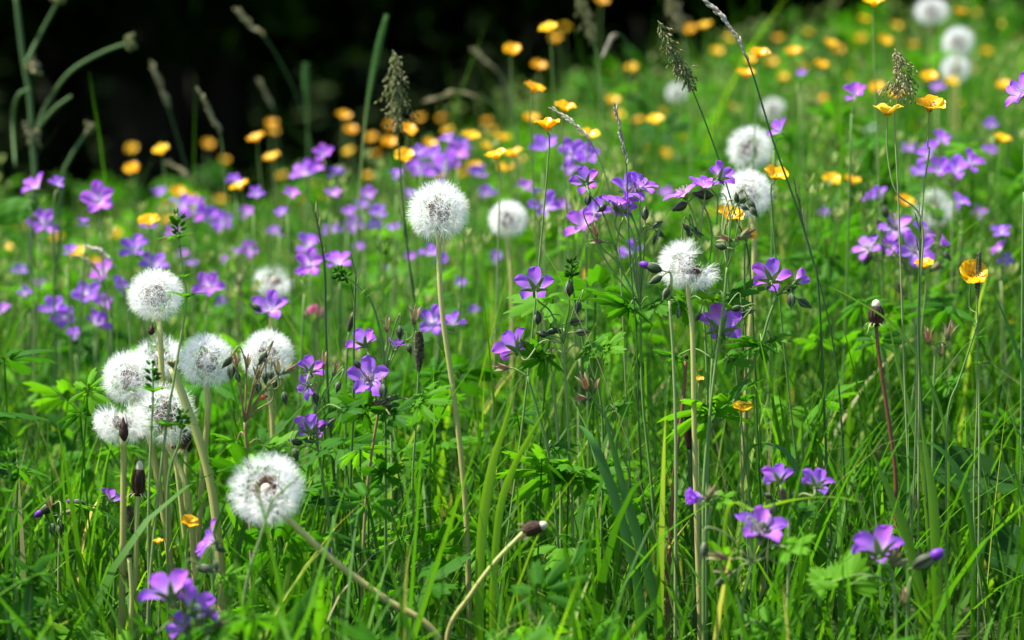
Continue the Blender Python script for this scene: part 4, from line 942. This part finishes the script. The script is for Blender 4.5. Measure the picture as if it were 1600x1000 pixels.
# thick bent green stalk at the far left
def umbel_stalk():
    D = 3.2
    pts = to_ground([P(*q, D) for q in ((24, -12), (36, 90), (46, 150), (50, 215), (54, 280), (48, 360))], D, 0.0); org = pts[-1]
    root = thing('branched_stalk', 'thick bent green stalk with knobby joints and arching side stems at the left', 'plant stalk', org)
    mb = MB(); tube(mb, spline(pts, 6), (.0026, .0034), 8, .5, org); obj('stem', mb.mesh('branched_stem', M['hstem']), root)
    for path, knob in (([(58, 200), (75, 160), (110, 112), (160, 82), (203, 66)], 7), ([(40, 100), (62, 55), (92, 0)], 5), ([(46, 140), (28, 150), (20, 190), (24, 260)], 0), ([(96, 300), (108, 250), (140, 200)], 8), ([(60, 200), (85, 170), (112, 150)], 0)):
        b_ = MB(); pp = [P(*q, D + rnd.uniform(-.03, .03)) for q in path]
        if path[0] == (96, 300): pp = to_ground([P(140, 200, D), P(108, 250, D), P(96, 300, D)], D, -.03)[::-1]
        tube(b_, spline(pp, 6), (.0022, .0017), 7, .7, org)
        br = obj('side_stem', b_.mesh('side_stem', M['hstem']), root)
        if knob:
            km = MB(); e = pp[-1] - org; t = (pp[-1] - pp[-2]).normalized()
            for q in range(14): blob(km, e + Vector((rnd.gauss(0, .002), rnd.gauss(0, .002), rnd.gauss(0, .002))) - t * .004, t + Vector((rnd.gauss(0, .5), rnd.gauss(0, .5), rnd.gauss(0, .5))), .010, .0028, 5, 3, rnd.random())
            obj('knob', km.mesh('knob', M['greenear']), br)
    for (x, y) in ((50, 104), (51, 208), (52, 216)):
        km = MB(); e = P(x, y, D) - org
        for q in range(16): blob(km, e + Vector((rnd.gauss(0, .003), rnd.gauss(0, .003), rnd.gauss(0, .004))), (rnd.gauss(0, 1), rnd.gauss(0, 1), rnd.gauss(0, 1)), .009, .0026, 5, 3, rnd.random())
        obj('joint', km.mesh('joint', M['tan']), root)
umbel_stalk()

# whorled bedstraw shoots
bedstraw('tall whorled bedstraw stem crossing in front of the highest left clock', [(276, 334), (280, 380), (288, 440), (290, 480), (272, 590), (258, 680), (244, 800), (232, 940)], 2.08, [(350, 18, 6), (374, 34, 7), (390, 18, 6), (432, 26, 7), (464, 44, 8), (668, 52, 8)])
bedstraw('light green bedstraw shoot with two whorls before the leftmost clock', [(238, 566), (239, 620), (236, 680), (232, 800)], 2.08, [(580, 20, 7), (614, 46, 8), (640, 24, 6), (668, 22, 6)])
bedstraw('little whorled bedstraw shoot in front of the loose wide clock', [(286, 646), (280, 690), (262, 760)], 2.06, [(652, 26, 6), (668, 34, 6)])
bedstraw('blurry bedstraw stem with thin whorls at the left edge', [(14, 700), (16, 780), (20, 860), (26, 960)], 2.0, [(712, 30, 7), (728, 40, 8), (772, 34, 7), (796, 36, 7)])
bedstraw('bedstraw stem with pale shiny whorls in the lower left corner', [(2, 900), (8, 950), (14, 990)], 1.9, [(912, 34, 7), (935, 40, 7), (978, 44, 8)])
bedstraw('bedstraw shoot right of the lower left corner shoot', [(66, 950), (64, 985)], 1.9, [(962, 30, 7), (985, 34, 7)])
bedstraw('bedstraw rosette shoot under the drooping violet-tipped spray', [(52, 890), (48, 930), (44, 990)], 1.95, [(900, 32, 7), (915, 40, 8)])
bedstraw('bedstraw shoot with fine leaves above the black upright bud', [(892, 408), (895, 450), (912, 540), (940, 640)], 2.24, [(420, 16, 7), (440, 20, 7), (470, 18, 7)])
bedstraw('bedstraw stem with small whorls along the slim dark spike', [(1526, 500), (1528, 560), (1530, 640), (1530, 760)], 2.2, [(528, 22, 6), (552, 16, 6), (572, 24, 6)], tip=False)
bedstraw('green bud raceme nodding left over the violet flowers left of centre', [(524, 424), (548, 438), (576, 464), (592, 510), (600, 570), (602, 700)], 2.15, [(428, 10, 6), (440, 11, 6), (455, 12, 6), (466, 16, 6)], group=None)
bedstraw('leafy bud stem leaning over the large tilted dandelion clock', [(466, 746), (440, 768), (424, 785), (410, 830), (382, 930)], 1.9, [(748, 9, 7), (758, 9, 7), (768, 10, 7), (784, 16, 7)], group=None, tip=False)

# pink clover head, beetle, red insect
def clover(label, x, y, w_, D):
    c0 = P(x, y, D); pts = to_ground([c0, P(x + 4, y + 80, D)], D); org = pts[-1]; root = thing('red_clover', label, 'clover', org)
    mb = MB(); tube(mb, spline(pts, 5), .001, 5, None, org); obj('stem', mb.mesh('clover_stem', M['stem']), root)
    fm = MB(); r_ = w_ * D / F / 2
    for q in range(90):
        z = 1 - 1.5 * (q + .5) / 90; th = q * 2.4; s = math.sqrt(max(0, 1 - z * z)); d = Vector((s * math.cos(th), s * math.sin(th), z))
        blob(fm, c0 - org + d * r_ * .3, d + Vector((0, 0, .35)), r_ * .8, r_ * .11, 5, 4)
    obj('flower_head', fm.mesh('clover_head', M['clover']), root); HERO.append((x, y, w_ * .6, D))
clover('blurred deep pink clover head left of the dark ribwort head', 494, 493, 34, 2.75)

def beetle():
    D = 2.09; c0 = P(411, 622, D); root = thing('orange_beetle', 'tiny orange-red beetle on the hairy buds before the left clocks', 'beetle', c0)
    mb = MB(); blob(mb, (-.0022, 0, 0), (1, 0, .3), .0048, .0021, 10, 7, .5); obj('wing_case', mb.mesh('wing_case', M['ladybird']), root)
    mb = MB(); blob(mb, (.0018, 0, .001), (1, 0, .2), .0018, .001, 8, 5, .1)
    for s in (-1, 1):
        for a in (-.0012, 0, .0012): tube(mb, [Vector((a, 0, 0)), Vector((a * 1.3, s * .0025, -.0006)), Vector((a * 1.6, s * .0032, -.002))], .00014, 4)
    obj('head', mb.mesh('beetle_head', M['withered']), root); HERO.append((411, 622, 8, D))
beetle()

# ------------------------------------------------------------------ single long blades and the thick pale stem
blade('dark blue-green arching grass blade folded over at its top, right of centre', [(888, 672), (905, 666), (925, 690), (948, 745), (975, 830), (1000, 940)], 2.06, .0075, tint=.25, dD=[.03, .02, 0, 0, 0, 0])
blade('broad dark upright blade just right of the arching blade', [(944, 640), (955, 690), (978, 780), (1008, 880), (1030, 980)], 2.07, .0078, tint=.3)
blade('yellow-green blade leaning right in the centre of the sward', [(808, 600), (790, 660), (768, 730), (752, 830), (748, 960)], 2.08, .0075, 'blade', tint=.95)
blade('short yellow-green blade crossing below the yellow-green leaning blade', [(852, 640), (828, 680), (800, 735), (780, 800), (770, 920)], 2.1, .006, tint=.9)
blade('slender blade curving up from the foot of the tallest clock', [(775, 740), (762, 790), (752, 850), (745, 940)], 2.15, .006, tint=.75)
blade('bright upright blade below the withered white-tipped head', [(1388, 498), (1400, 560), (1420, 640), (1440, 720), (1452, 860)], 2.25, .0055, tint=.85)
blade('bright grass blade leaning left through the lower right grass', [(1355, 690), (1385, 760), (1412, 830), (1440, 940)], 2.1, .008, tint=.8)
blade('tall flat blade at the lower right with a pointed tip', [(1436, 640), (1448, 720), (1458, 800), (1464, 960)], 2.08, .0085, tint=.75)
blade('thin whitish blade bowed over the lower right violet flowers', [(1350, 785), (1300, 776), (1240, 780), (1180, 795), (1135, 803)], 1.95, .0035, tint=1.0)
blade('pale arched blade in front of the broad dark leaf at the right', [(1410, 690), (1450, 692), (1482, 716), (1505, 760), (1520, 860)], 2.1, .005, tint=.5)
blade('grey-green looped blade over the lower right violet pair', [(1160, 742), (1172, 702), (1200, 695), (1230, 710), (1250, 760)], 2.15, .004, tint=.3)
blade('long slanting pale-green blade crossing the right meadow diagonally', [(1262, 432), (1330, 465), (1400, 512), (1450, 590), (1480, 700)], 2.2, .0028, tint=.8)
blade('narrow dark blade at the right of the sharp separate-petalled buttercup', [(1548, 448), (1575, 510), (1600, 590), (1620, 700)], 2.2, .004, tint=.5)
blade('folded dark blade in the left corner leading to the violet flowers', [(140, 855), (90, 865), (60, 885), (40, 960)], 1.95, .007, tint=.1)
blade('dark blade slanting below the slanting dandelion stem', [(520, 895), (480, 930), (450, 990)], 1.95, .008, tint=.1)
def pale_stem():
    D = 2.14; pts = to_ground([P(*q, D) for q in ((270, 575), (290, 630), (312, 690), (332, 770), (344, 880), (348, 960))], D, 0.0); org = pts[-1]
    root = thing('pale_stalk', 'thick pale cream stalk slanting across the left dandelion clocks', 'stalk', org)
    mb = MB(); tube(mb, spline(pts, 6), (.0032, .0038), 9, .5, org); obj('stem', mb.mesh('pale_stalk', M['dstem']), root)
    fm = MB()
    for q in range(12): a = q * .52; blob(fm, pts[0] - org, (math.cos(a), math.sin(a), 1.2), .008, .0012, 5, 3)
    obj('torn_tip', fm.mesh('torn_tip', M['tan']), root)
    for q in ((312, 690), (332, 770)): HERO.append((*q, 10, D))
pale_stem()
for lab, pts, D_, r_, m_ in (('red-brown bare stalk left of the half blown clock stem', [(1072, 560), (1066, 640), (1054, 740), (1044, 900)], 2.18, .0018, 'redstem'),
                      ('olive-brown bare stalk in the pale stalk bundle at the left', [(272, 700), (284, 800), (294, 900)], 2.25, .0022, 'dstem'),
                      ('second bare pale stalk right of the ragged clock stem', [(202, 870), (206, 930), (204, 985)], 2.1, .002, 'dstem')):
    p3 = to_ground([P(*q, D_) for q in pts], D_); org = p3[-1]; root = thing('bare_stalk', lab, 'stalk', org)
    mb = MB(); tube(mb, spline(p3, 6), (r_ * .8, r_), 7, None, org); obj('stem', mb.mesh('bare_stalk', M[m_]), root)
    tm = MB(); tube(tm, [p3[0] - org, p3[0] - org + Vector((0, 0, .003))], (r_ * 1.2, r_ * .5), 7, .2); obj('cut_tip', tm.mesh('cut_tip', M['withered']), root)

# ------------------------------------------------------------------ broad leaves
def broad_leaf(label, tip, mid, base, D, wd, dt=0.0, mat='dockleaf', twist=(.2, .5, .8)):
    pts = [P(*tip, D + dt), P(*mid, D), P(*base, D - .01)]; g = to_ground(pts, D); org = g[-1]
    root = thing('dock_leaf', label, 'leaf', org, 'broad leaves low in the grass')
    sp = spline(pts, 9); L = len(sp) - 1; mb = MB(); vs, ds, fs = [], [], []; nv = 6; side0 = Vector(twist)
    for i_, p in enumerate(sp):
        t = (sp[min(i_ + 1, L)] - sp[max(0, i_ - 1)]).normalized(); s = (side0 - t * side0.dot(t)).normalized(); nn = t.cross(s); u = i_ / L
        hw = wd * .5 * max(.03, math.sin(math.pi * min(1, .03 + u * .93)) ** .75)
        for k_ in range(nv + 1):
            v = k_ / nv * 2 - 1; vs.append(p - org + s * hw * v + nn * (abs(v) * hw * .22 + .05 * hw * math.sin(u * 22 + v * 3))); ds.append((.3 + .3 * (k_ % 2), u, abs(v)))
    for i_ in range(L):
        for k_ in range(nv): a = i_ * (nv + 1) + k_; fs.append((a, a + 1, a + nv + 2, a + nv + 1))
    mb.add(vs, fs, ds); obj('leaf_blade', mb.mesh('broad_leaf', M[mat]), root)
    st = MB(); tube(st, spline(g[2:] if len(g) > 3 else g[1:], 5), .0016, 6, None, org); obj('leaf_stalk', st.mesh('leaf_stalk', M['stem']), root)
    for q in (tip, mid, base): HERO.append((*q, 14, D))
broad_leaf('large dark green leaf spreading behind the grass at the right edge', (1420, 705), (1500, 735), (1610, 760), 2.4, .04)
broad_leaf('dark lower leaf under the large leaf at the right edge', (1530, 830), (1570, 860), (1640, 880), 2.3, .045)
broad_leaf('bright blurred leaf at the far left edge above the meadow', (60, 322), (20, 326), (-20, 345), 2.75, .03, mat='leaf')
broad_leaf('grey-green narrow leaf behind the red-brown stalks', (925, 640), (915, 590), (905, 560), 2.5, .035)

# ------------------------------------------------------------------ leafy undergrowth: one mass
def leaf_mass(n, name, seed):
    r = np.random.default_rng(seed); VV, FF, DD, off = [], [], [], 0
    src = [(v, np.array([f if len(f) == 4 else (f[0], f[1], f[2], f[2]) for f in fs if len(f) == 4]), d) for v, fs, d in PALM]
    stalkV, stalkF, stalkD = [], [], []
    cnt = 0
    while cnt < n:
        y = 1.72 + 5.0 * r.random() ** 1.6; hw = .2 * y + .35; x = r.uniform(-hw, hw); u = x / y
        if (u > .05 and y < 2.7 and r.random() < .75) or (y < 2.0 and r.random() < .4): continue
        g = gz(x, y); size = r.uniform(.022, .045) * (1.15 if y > 3 else 1)
        low = r.random(); h = r.uniform(.05, .20) if low < .7 else r.uniform(.2, .30)
        if y < 2.05: h = min(h, r.uniform(.03, .17))
        elif y > 2.9 and u > .02 and r.random() < .25: h = r.uniform(.2, .38)
        p = Vector((x, y, g + h)); px, py = project(p)
        if any(abs(px - hx) < hr + 45 and abs(py - hy) < hr + 30 and y < hd - .01 for hx, hy, hr, hd in NEARH): continue
        v, f, d = src[r.integers(4)]
        az, ti, ro = r.uniform(0, 6.283), r.normal(-.5, .4), r.normal(0, .35)
        Rm = np.array(Matrix.Rotation(az, 3, 'Z') @ Matrix.Rotation(ti, 3, 'Y') @ Matrix.Rotation(ro, 3, 'X'))
        vv = (v * size) @ Rm.T + np.array(p); VV.append(vv); FF.append(f + off); dd = d.copy(); dd[:, 0] = np.clip(r.normal(.5, .25), 0, 1); DD.append(dd); off += len(v); cnt += 1
        # leaf stalk: a thin three-sided strip
        b_ = np.array([x + r.uniform(-.03, .03), y + r.uniform(-.03, .03), g]); wv = np.array([.0007, 0, 0]); wy = np.array([0, .0007, 0]); t_ = np.array(p); m_ = (b_ + t_) / 2 + r.normal(0, .006, 3)
        sv = np.array([b_ - wv, b_ + wv, m_ + wv, m_ - wv, t_ + wv, t_ - wv, b_ - wy, b_ + wy, m_ + wy, m_ - wy, t_ + wy, t_ - wy]); VV.append(sv); FF.append(np.array([(0, 1, 2, 3), (3, 2, 4, 5), (6, 7, 8, 9), (9, 8, 10, 11)]) + off); DD.append(np.tile([.3, .5, .5], (12, 1))); off += 12
    me = np_mesh(name, np.concatenate(VV), np.concatenate(FF), np.concatenate(DD), M['leaf'])
    o = obj(name, me); o['kind'] = 'stuff'; o['label'] = 'bright lobed leaves growing thickly among the meadow grass'
NEARH = [q for q in HERO if q[3] < 3.0]
leaf_mass(2400, 'leafy_undergrowth', 3)

# ------------------------------------------------------------------ grass: one mass
def grass(n, seed, y0, y1, pw, wmul=1.0, tall=.0, name='meadow_grass', clear=True, side=False):
    r = np.random.default_rng(seed)
    y = y0 + (y1 - y0) * r.random(n) ** pw; hw = .2 * y + .5; x = r.uniform(-1, 1, n) * hw
    # clumps
    cx = np.sin(x * 23 + np.sin(y * 9) * 2) * np.sin(y * 19 + x * 7); keep = r.random(n) < .55 + .45 * cx
    if side: keep &= r.random(n) < (.10 + .90 * sst(.0, .11, x / y)) * (.10 + .90 * sst(-.2, .7, np.sin(x * 17 + 2 * np.sin(y * 5)) * np.sin(y * 11 + 1.3 * x)))
    x, y = x[keep], y[keep]; n = len(x); u = x / y
    g = ground_z(x, y); px0 = 800 + F * x / y
    h = np.clip(r.normal(.195, .055, n), .06, .36) * (1 + .15 * sst(0, .15, u)) * (1 + .12 * np.sin(x * 6 + 1) * np.sin(y * 3))
    if tall: h = np.clip(r.normal(tall, .06, n), .15, .56) * np.where((u < -.02) & (y > 3.5), .68, 1)
    h = np.where(y < 2.05, np.minimum(h, .13 + .06 * r.random(n) + .10 * np.clip((y - 1.6) / .45, 0, 1)), h)
    wd = r.uniform(.0016, .0046, n) * wmul * np.where(r.random(n) < .12, 1.6, 1.0)
    az = r.uniform(0, 6.283, n); lean = np.abs(r.normal(0, .28, n)) + .03; bend = np.abs(r.normal(.25, .35, n)); face = az + 1.57 + r.normal(0, .5, n)
    S = 7; t = np.linspace(0, 1, S)[None, :]
    ang = lean[:, None] + bend[:, None] * t ** 1.6 * 1.6; ds_ = h[:, None] / (S - 1)
    rr = np.concatenate([np.zeros((n, 1)), np.cumsum(np.sin(ang[:, 1:]) * ds_, 1)], 1); zz = np.concatenate([np.zeros((n, 1)), np.cumsum(np.cos(ang[:, 1:]) * ds_, 1)], 1)
    cxp = x[:, None] + rr * np.cos(az)[:, None]; cyp = y[:, None] + rr * np.sin(az)[:, None]; czp = g[:, None] + zz
    if clear:
        dep = cyp * math.cos(PITCH) - (czp - CZ) * math.sin(PITCH); px = 800 + F * cxp / dep; py = 500 - F * (cyp * math.sin(PITCH) + (czp - CZ) * math.cos(PITCH)) / dep
        bad = np.zeros(n, bool)
        for hx, hy, hr, hd in HERO:
            m_ = (y < hd + .0) & (np.abs(px0 - hx) < 420)
            if not m_.any(): continue
            idx = np.where(m_)[0]
            dd = ((px[idx] - hx) ** 2 + (py[idx] - hy) ** 2 < (hr + 4) ** 2).any(1); bad[idx[dd]] = True
        ok = ~bad | (r.random(n) < .06)
        x, y, n = x[ok], y[ok], int(ok.sum()); cxp, cyp, czp, wd, face, h = cxp[ok], cyp[ok], czp[ok], wd[ok], face[ok], h[ok]
    prof = np.array([.8, 1, 1, .92, .75, .45, .04])[None, :]
    sx, sy = np.cos(face)[:, None] * wd[:, None] * .5 * prof, np.sin(face)[:, None] * wd[:, None] * .5 * prof
    V = np.empty((n, S, 2, 3)); V[:, :, 0, 0] = cxp - sx; V[:, :, 0, 1] = cyp - sy; V[:, :, 1, 0] = cxp + sx; V[:, :, 1, 1] = cyp + sy; V[:, :, 0, 2] = V[:, :, 1, 2] = czp
    tint = np.clip(r.normal(.42, .26, n), 0, .95); dry = r.random(n) < .035; tint[dry] = r.uniform(.95, 1, dry.sum())
    D_ = np.empty((n, S, 2, 3)); D_[..., 0] = tint[:, None, None]; D_[..., 1] = t[0][None, :, None]; D_[..., 2] = 0
    q = (np.arange(S - 1) * 2)[None, :, None] + np.array([0, 1, 3, 2])[None, None, :] + (np.arange(n) * S * 2)[:, None, None]
    return V.reshape(-1, 3), q.reshape(-1, 4), D_.reshape(-1, 3)
parts, off = [], 0
for a in (dict(n=10500, seed=1, y0=1.62, y1=3.4, pw=1.0, wmul=1.1), dict(n=30000, seed=2, y0=3.2, y1=7.4, pw=1.0, wmul=1.35), dict(n=1500, seed=4, y0=2.0, y1=4.5, pw=1.0, wmul=.5, tall=.29), dict(n=3000, seed=6, y0=3.4, y1=7.2, pw=1.0, wmul=.6, tall=.33),
          dict(n=1900, seed=7, y0=1.65, y1=2.5, pw=1.0, wmul=1.1), dict(n=22000, seed=8, y0=2.7, y1=5.6, pw=1.0, wmul=1.5, tall=.40, side=True), dict(n=6500, seed=9, y0=2.6, y1=5.4, pw=1.0, wmul=.6, tall=.46, side=True), dict(n=5500, seed=12, y0=1.85, y1=2.8, pw=1.0, wmul=1.15, tall=.19, side=True), dict(n=700, seed=15, y0=2.5, y1=3.45, pw=1.0, wmul=.42, tall=.45), dict(n=4500, seed=14, y0=2.5, y1=5.8, pw=1.0, wmul=.5, tall=.34)):
    v_, f_, d_ = grass(**a); parts.append((v_, f_ + off, d_)); off += len(v_)
gr = obj('meadow_grass', np_mesh('meadow_grass', np.concatenate([q[0] for q in parts]), np.concatenate([q[1] for q in parts]), np.concatenate([q[2] for q in parts]), M['grass']))
gr['kind'] = 'stuff'; gr['label'] = 'dense green meadow grass rising towards the right'

def faded_plants():
    r = np.random.default_rng(31); VV, FF, DD, off = [], [], [], 0
    for q in range(1300):
        y = 2.5 + 4.2 * r.random(); x = r.uniform(-1, 1) * (.19 * y + .25); g = gz(x, y); h = r.uniform(.17, .36) * (.72 if x / y < -.02 and y > 4 else 1)
        if r.random() > (.65 if x / y < .0 else 1): continue
        tx, ty = x + r.normal(0, .02), y + r.normal(0, .02); w_ = .0007; t_ = r.uniform(.0, .55)
        v = [(x - w_, y, g), (x + w_, y, g), (tx + w_, ty, g + h), (tx - w_, ty, g + h)]; f = [(0, 1, 2, 3)]; d = [(.1, 0, 0)] * 4
        for k_ in range(int(r.integers(2, 6))):
            cx_, cy_, cz_ = tx + r.normal(0, .009), ty + r.normal(0, .009), g + h + r.normal(0, .01); L_ = r.uniform(.008, .014)
            o = len(v); v += [(tx - w_ * .6, ty, g + h - .03), (tx + w_ * .6, ty, g + h - .03), (cx_ + w_ * .5, cy_, cz_), (cx_ - w_ * .5, cy_, cz_)]; f.append((o, o + 1, o + 2, o + 3)); d += [(.1, 0, 0)] * 4
            for m_ in range(5):
                a = 6.283 * m_ / 5 + r.random(); o = len(v); c2, s2 = math.cos(a), math.sin(a); b_ = .0022
                v += [(cx_ - s2 * b_ * .3, cy_ + c2 * b_ * .3, cz_), (cx_ + c2 * L_ * .35 - s2 * b_, cy_ + s2 * L_ * .35 + c2 * b_, cz_ + L_ * .5), (cx_ + c2 * L_ * .5, cy_ + s2 * L_ * .5, cz_ + L_), (cx_ + c2 * L_ * .35 + s2 * b_, cy_ + s2 * L_ * .35 - c2 * b_, cz_ + L_ * .5)]
                f.append((o, o + 1, o + 2, o + 3)); d += [(t_, 0, 0)] * 4
        VV.append(np.array(v)); FF.append(np.array(f) + off); DD.append(np.array(d)); off += len(v)
    o = obj('faded_undergrowth', np_mesh('faded_undergrowth', np.concatenate(VV), np.concatenate(FF), np.concatenate(DD), M['faded']))
    o['kind'] = 'stuff'; o['label'] = 'pale faded calyces and seed stars scattered through the meadow'
faded_plants()

# ------------------------------------------------------------------ dark wood beyond the meadow: one mass, trunks, canopy and undergrowth
def wood():
    r = np.random.default_rng(21)
    def clumps(cx, cy, cz, sz, flat):
        n = len(cx); a = r.uniform(0, 6.283, n); th = np.arccos(np.clip(r.uniform(1 - flat, 1, n), -1, 1))
        nx, ny, nz = np.sin(th) * np.cos(a), np.sin(th) * np.sin(a), np.cos(th)
        nn = np.stack([nx, ny, nz], 1); e = np.cross(nn, r.normal(0, 1, (n, 3))); e /= np.linalg.norm(e, axis=1)[:, None]; f = np.cross(nn, e)
        c_ = np.stack([cx, cy, cz], 1); s = sz[:, None]
        # a folded leaf: six corners, two quads
        k_ = [c_ - e * s, c_ + f * s * .42 + nn * s * .12, c_ + e * s, c_ - f * s * .42 + nn * s * .12]
        V = np.stack([k_[0], k_[1], k_[2], k_[3]], 1).reshape(-1, 3)
        Fq = np.arange(n * 4).reshape(n, 4)
        t = np.repeat(np.clip(r.normal(.5, .25, n), 0, 1), 4); D_ = np.stack([t, t, t], 1)
        return V, Fq, D_
    out = []
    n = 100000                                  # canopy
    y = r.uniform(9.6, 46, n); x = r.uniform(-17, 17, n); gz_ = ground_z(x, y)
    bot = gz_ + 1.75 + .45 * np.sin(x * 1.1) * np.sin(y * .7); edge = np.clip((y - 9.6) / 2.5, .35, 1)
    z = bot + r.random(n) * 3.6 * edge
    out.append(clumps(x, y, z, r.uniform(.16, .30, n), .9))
    n = 26000                                  # undergrowth shrubs in clumps
    k_ = 90; sx, sy = r.uniform(-7, 7, k_), r.uniform(13, 24, k_); sr = r.uniform(.35, .95, k_); sh = r.uniform(.4, 1.7, k_); i_ = r.integers(0, k_, n)
    d = r.normal(0, 1, (n, 3)); d /= np.linalg.norm(d, axis=1)[:, None]; rad = r.random(n) ** .4
    x = sx[i_] + d[:, 0] * sr[i_] * rad; y = sy[i_] + d[:, 1] * sr[i_] * rad; z = ground_z(x, y) + sh[i_] * .6 + d[:, 2] * sh[i_] * .6 * rad
    out.append(clumps(x, y, np.maximum(z, ground_z(x, y) + .02), r.uniform(.03, .075, n), 1.4))
    V = []; Fq = []; D_ = []; off = 0
    for v, f, dd in out: V.append(v); Fq.append(f + off); D_.append(dd); off += len(v)
    # trunks
    tv, tf = [], []
    for q in range(34):
        x0, y0 = r.uniform(-12, 12), r.uniform(11.5, 30); rr = r.uniform(.07, .18); g = gz(x0, y0); lx, ly = r.normal(0, .25, 2)
        for s in range(8):
            for k2 in range(10):
                th = 6.283 * k2 / 10; u = s / 7; rad = rr * (1.25 - .55 * u + (.5 if s == 0 else 0)) * (1 + .08 * math.sin(3 * th + s)); tv.append((x0 + lx * u + rad * math.cos(th), y0 + ly * u + rad * math.sin(th), g - .1 + 4.6 * u))
        b_ = off + q * 80
        for s in range(7):
            for k2 in range(10): tf.append((b_ + s * 10 + k2, b_ + s * 10 + (k2 + 1) % 10, b_ + s * 10 + 10 + (k2 + 1) % 10, b_ + s * 10 + 10 + k2))
    nleaf = sum(len(q) for q in Fq)
    V.append(np.array(tv)); Fq.append(np.array(tf)); D_.append(np.full((len(tv), 3), .2))
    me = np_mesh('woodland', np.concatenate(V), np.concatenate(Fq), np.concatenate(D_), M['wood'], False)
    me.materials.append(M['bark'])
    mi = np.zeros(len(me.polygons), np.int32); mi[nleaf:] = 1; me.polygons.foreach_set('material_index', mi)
    o = obj('woodland', me); o['kind'] = 'stuff'; o['label'] = 'dark shaded wood behind the meadow'
wood()
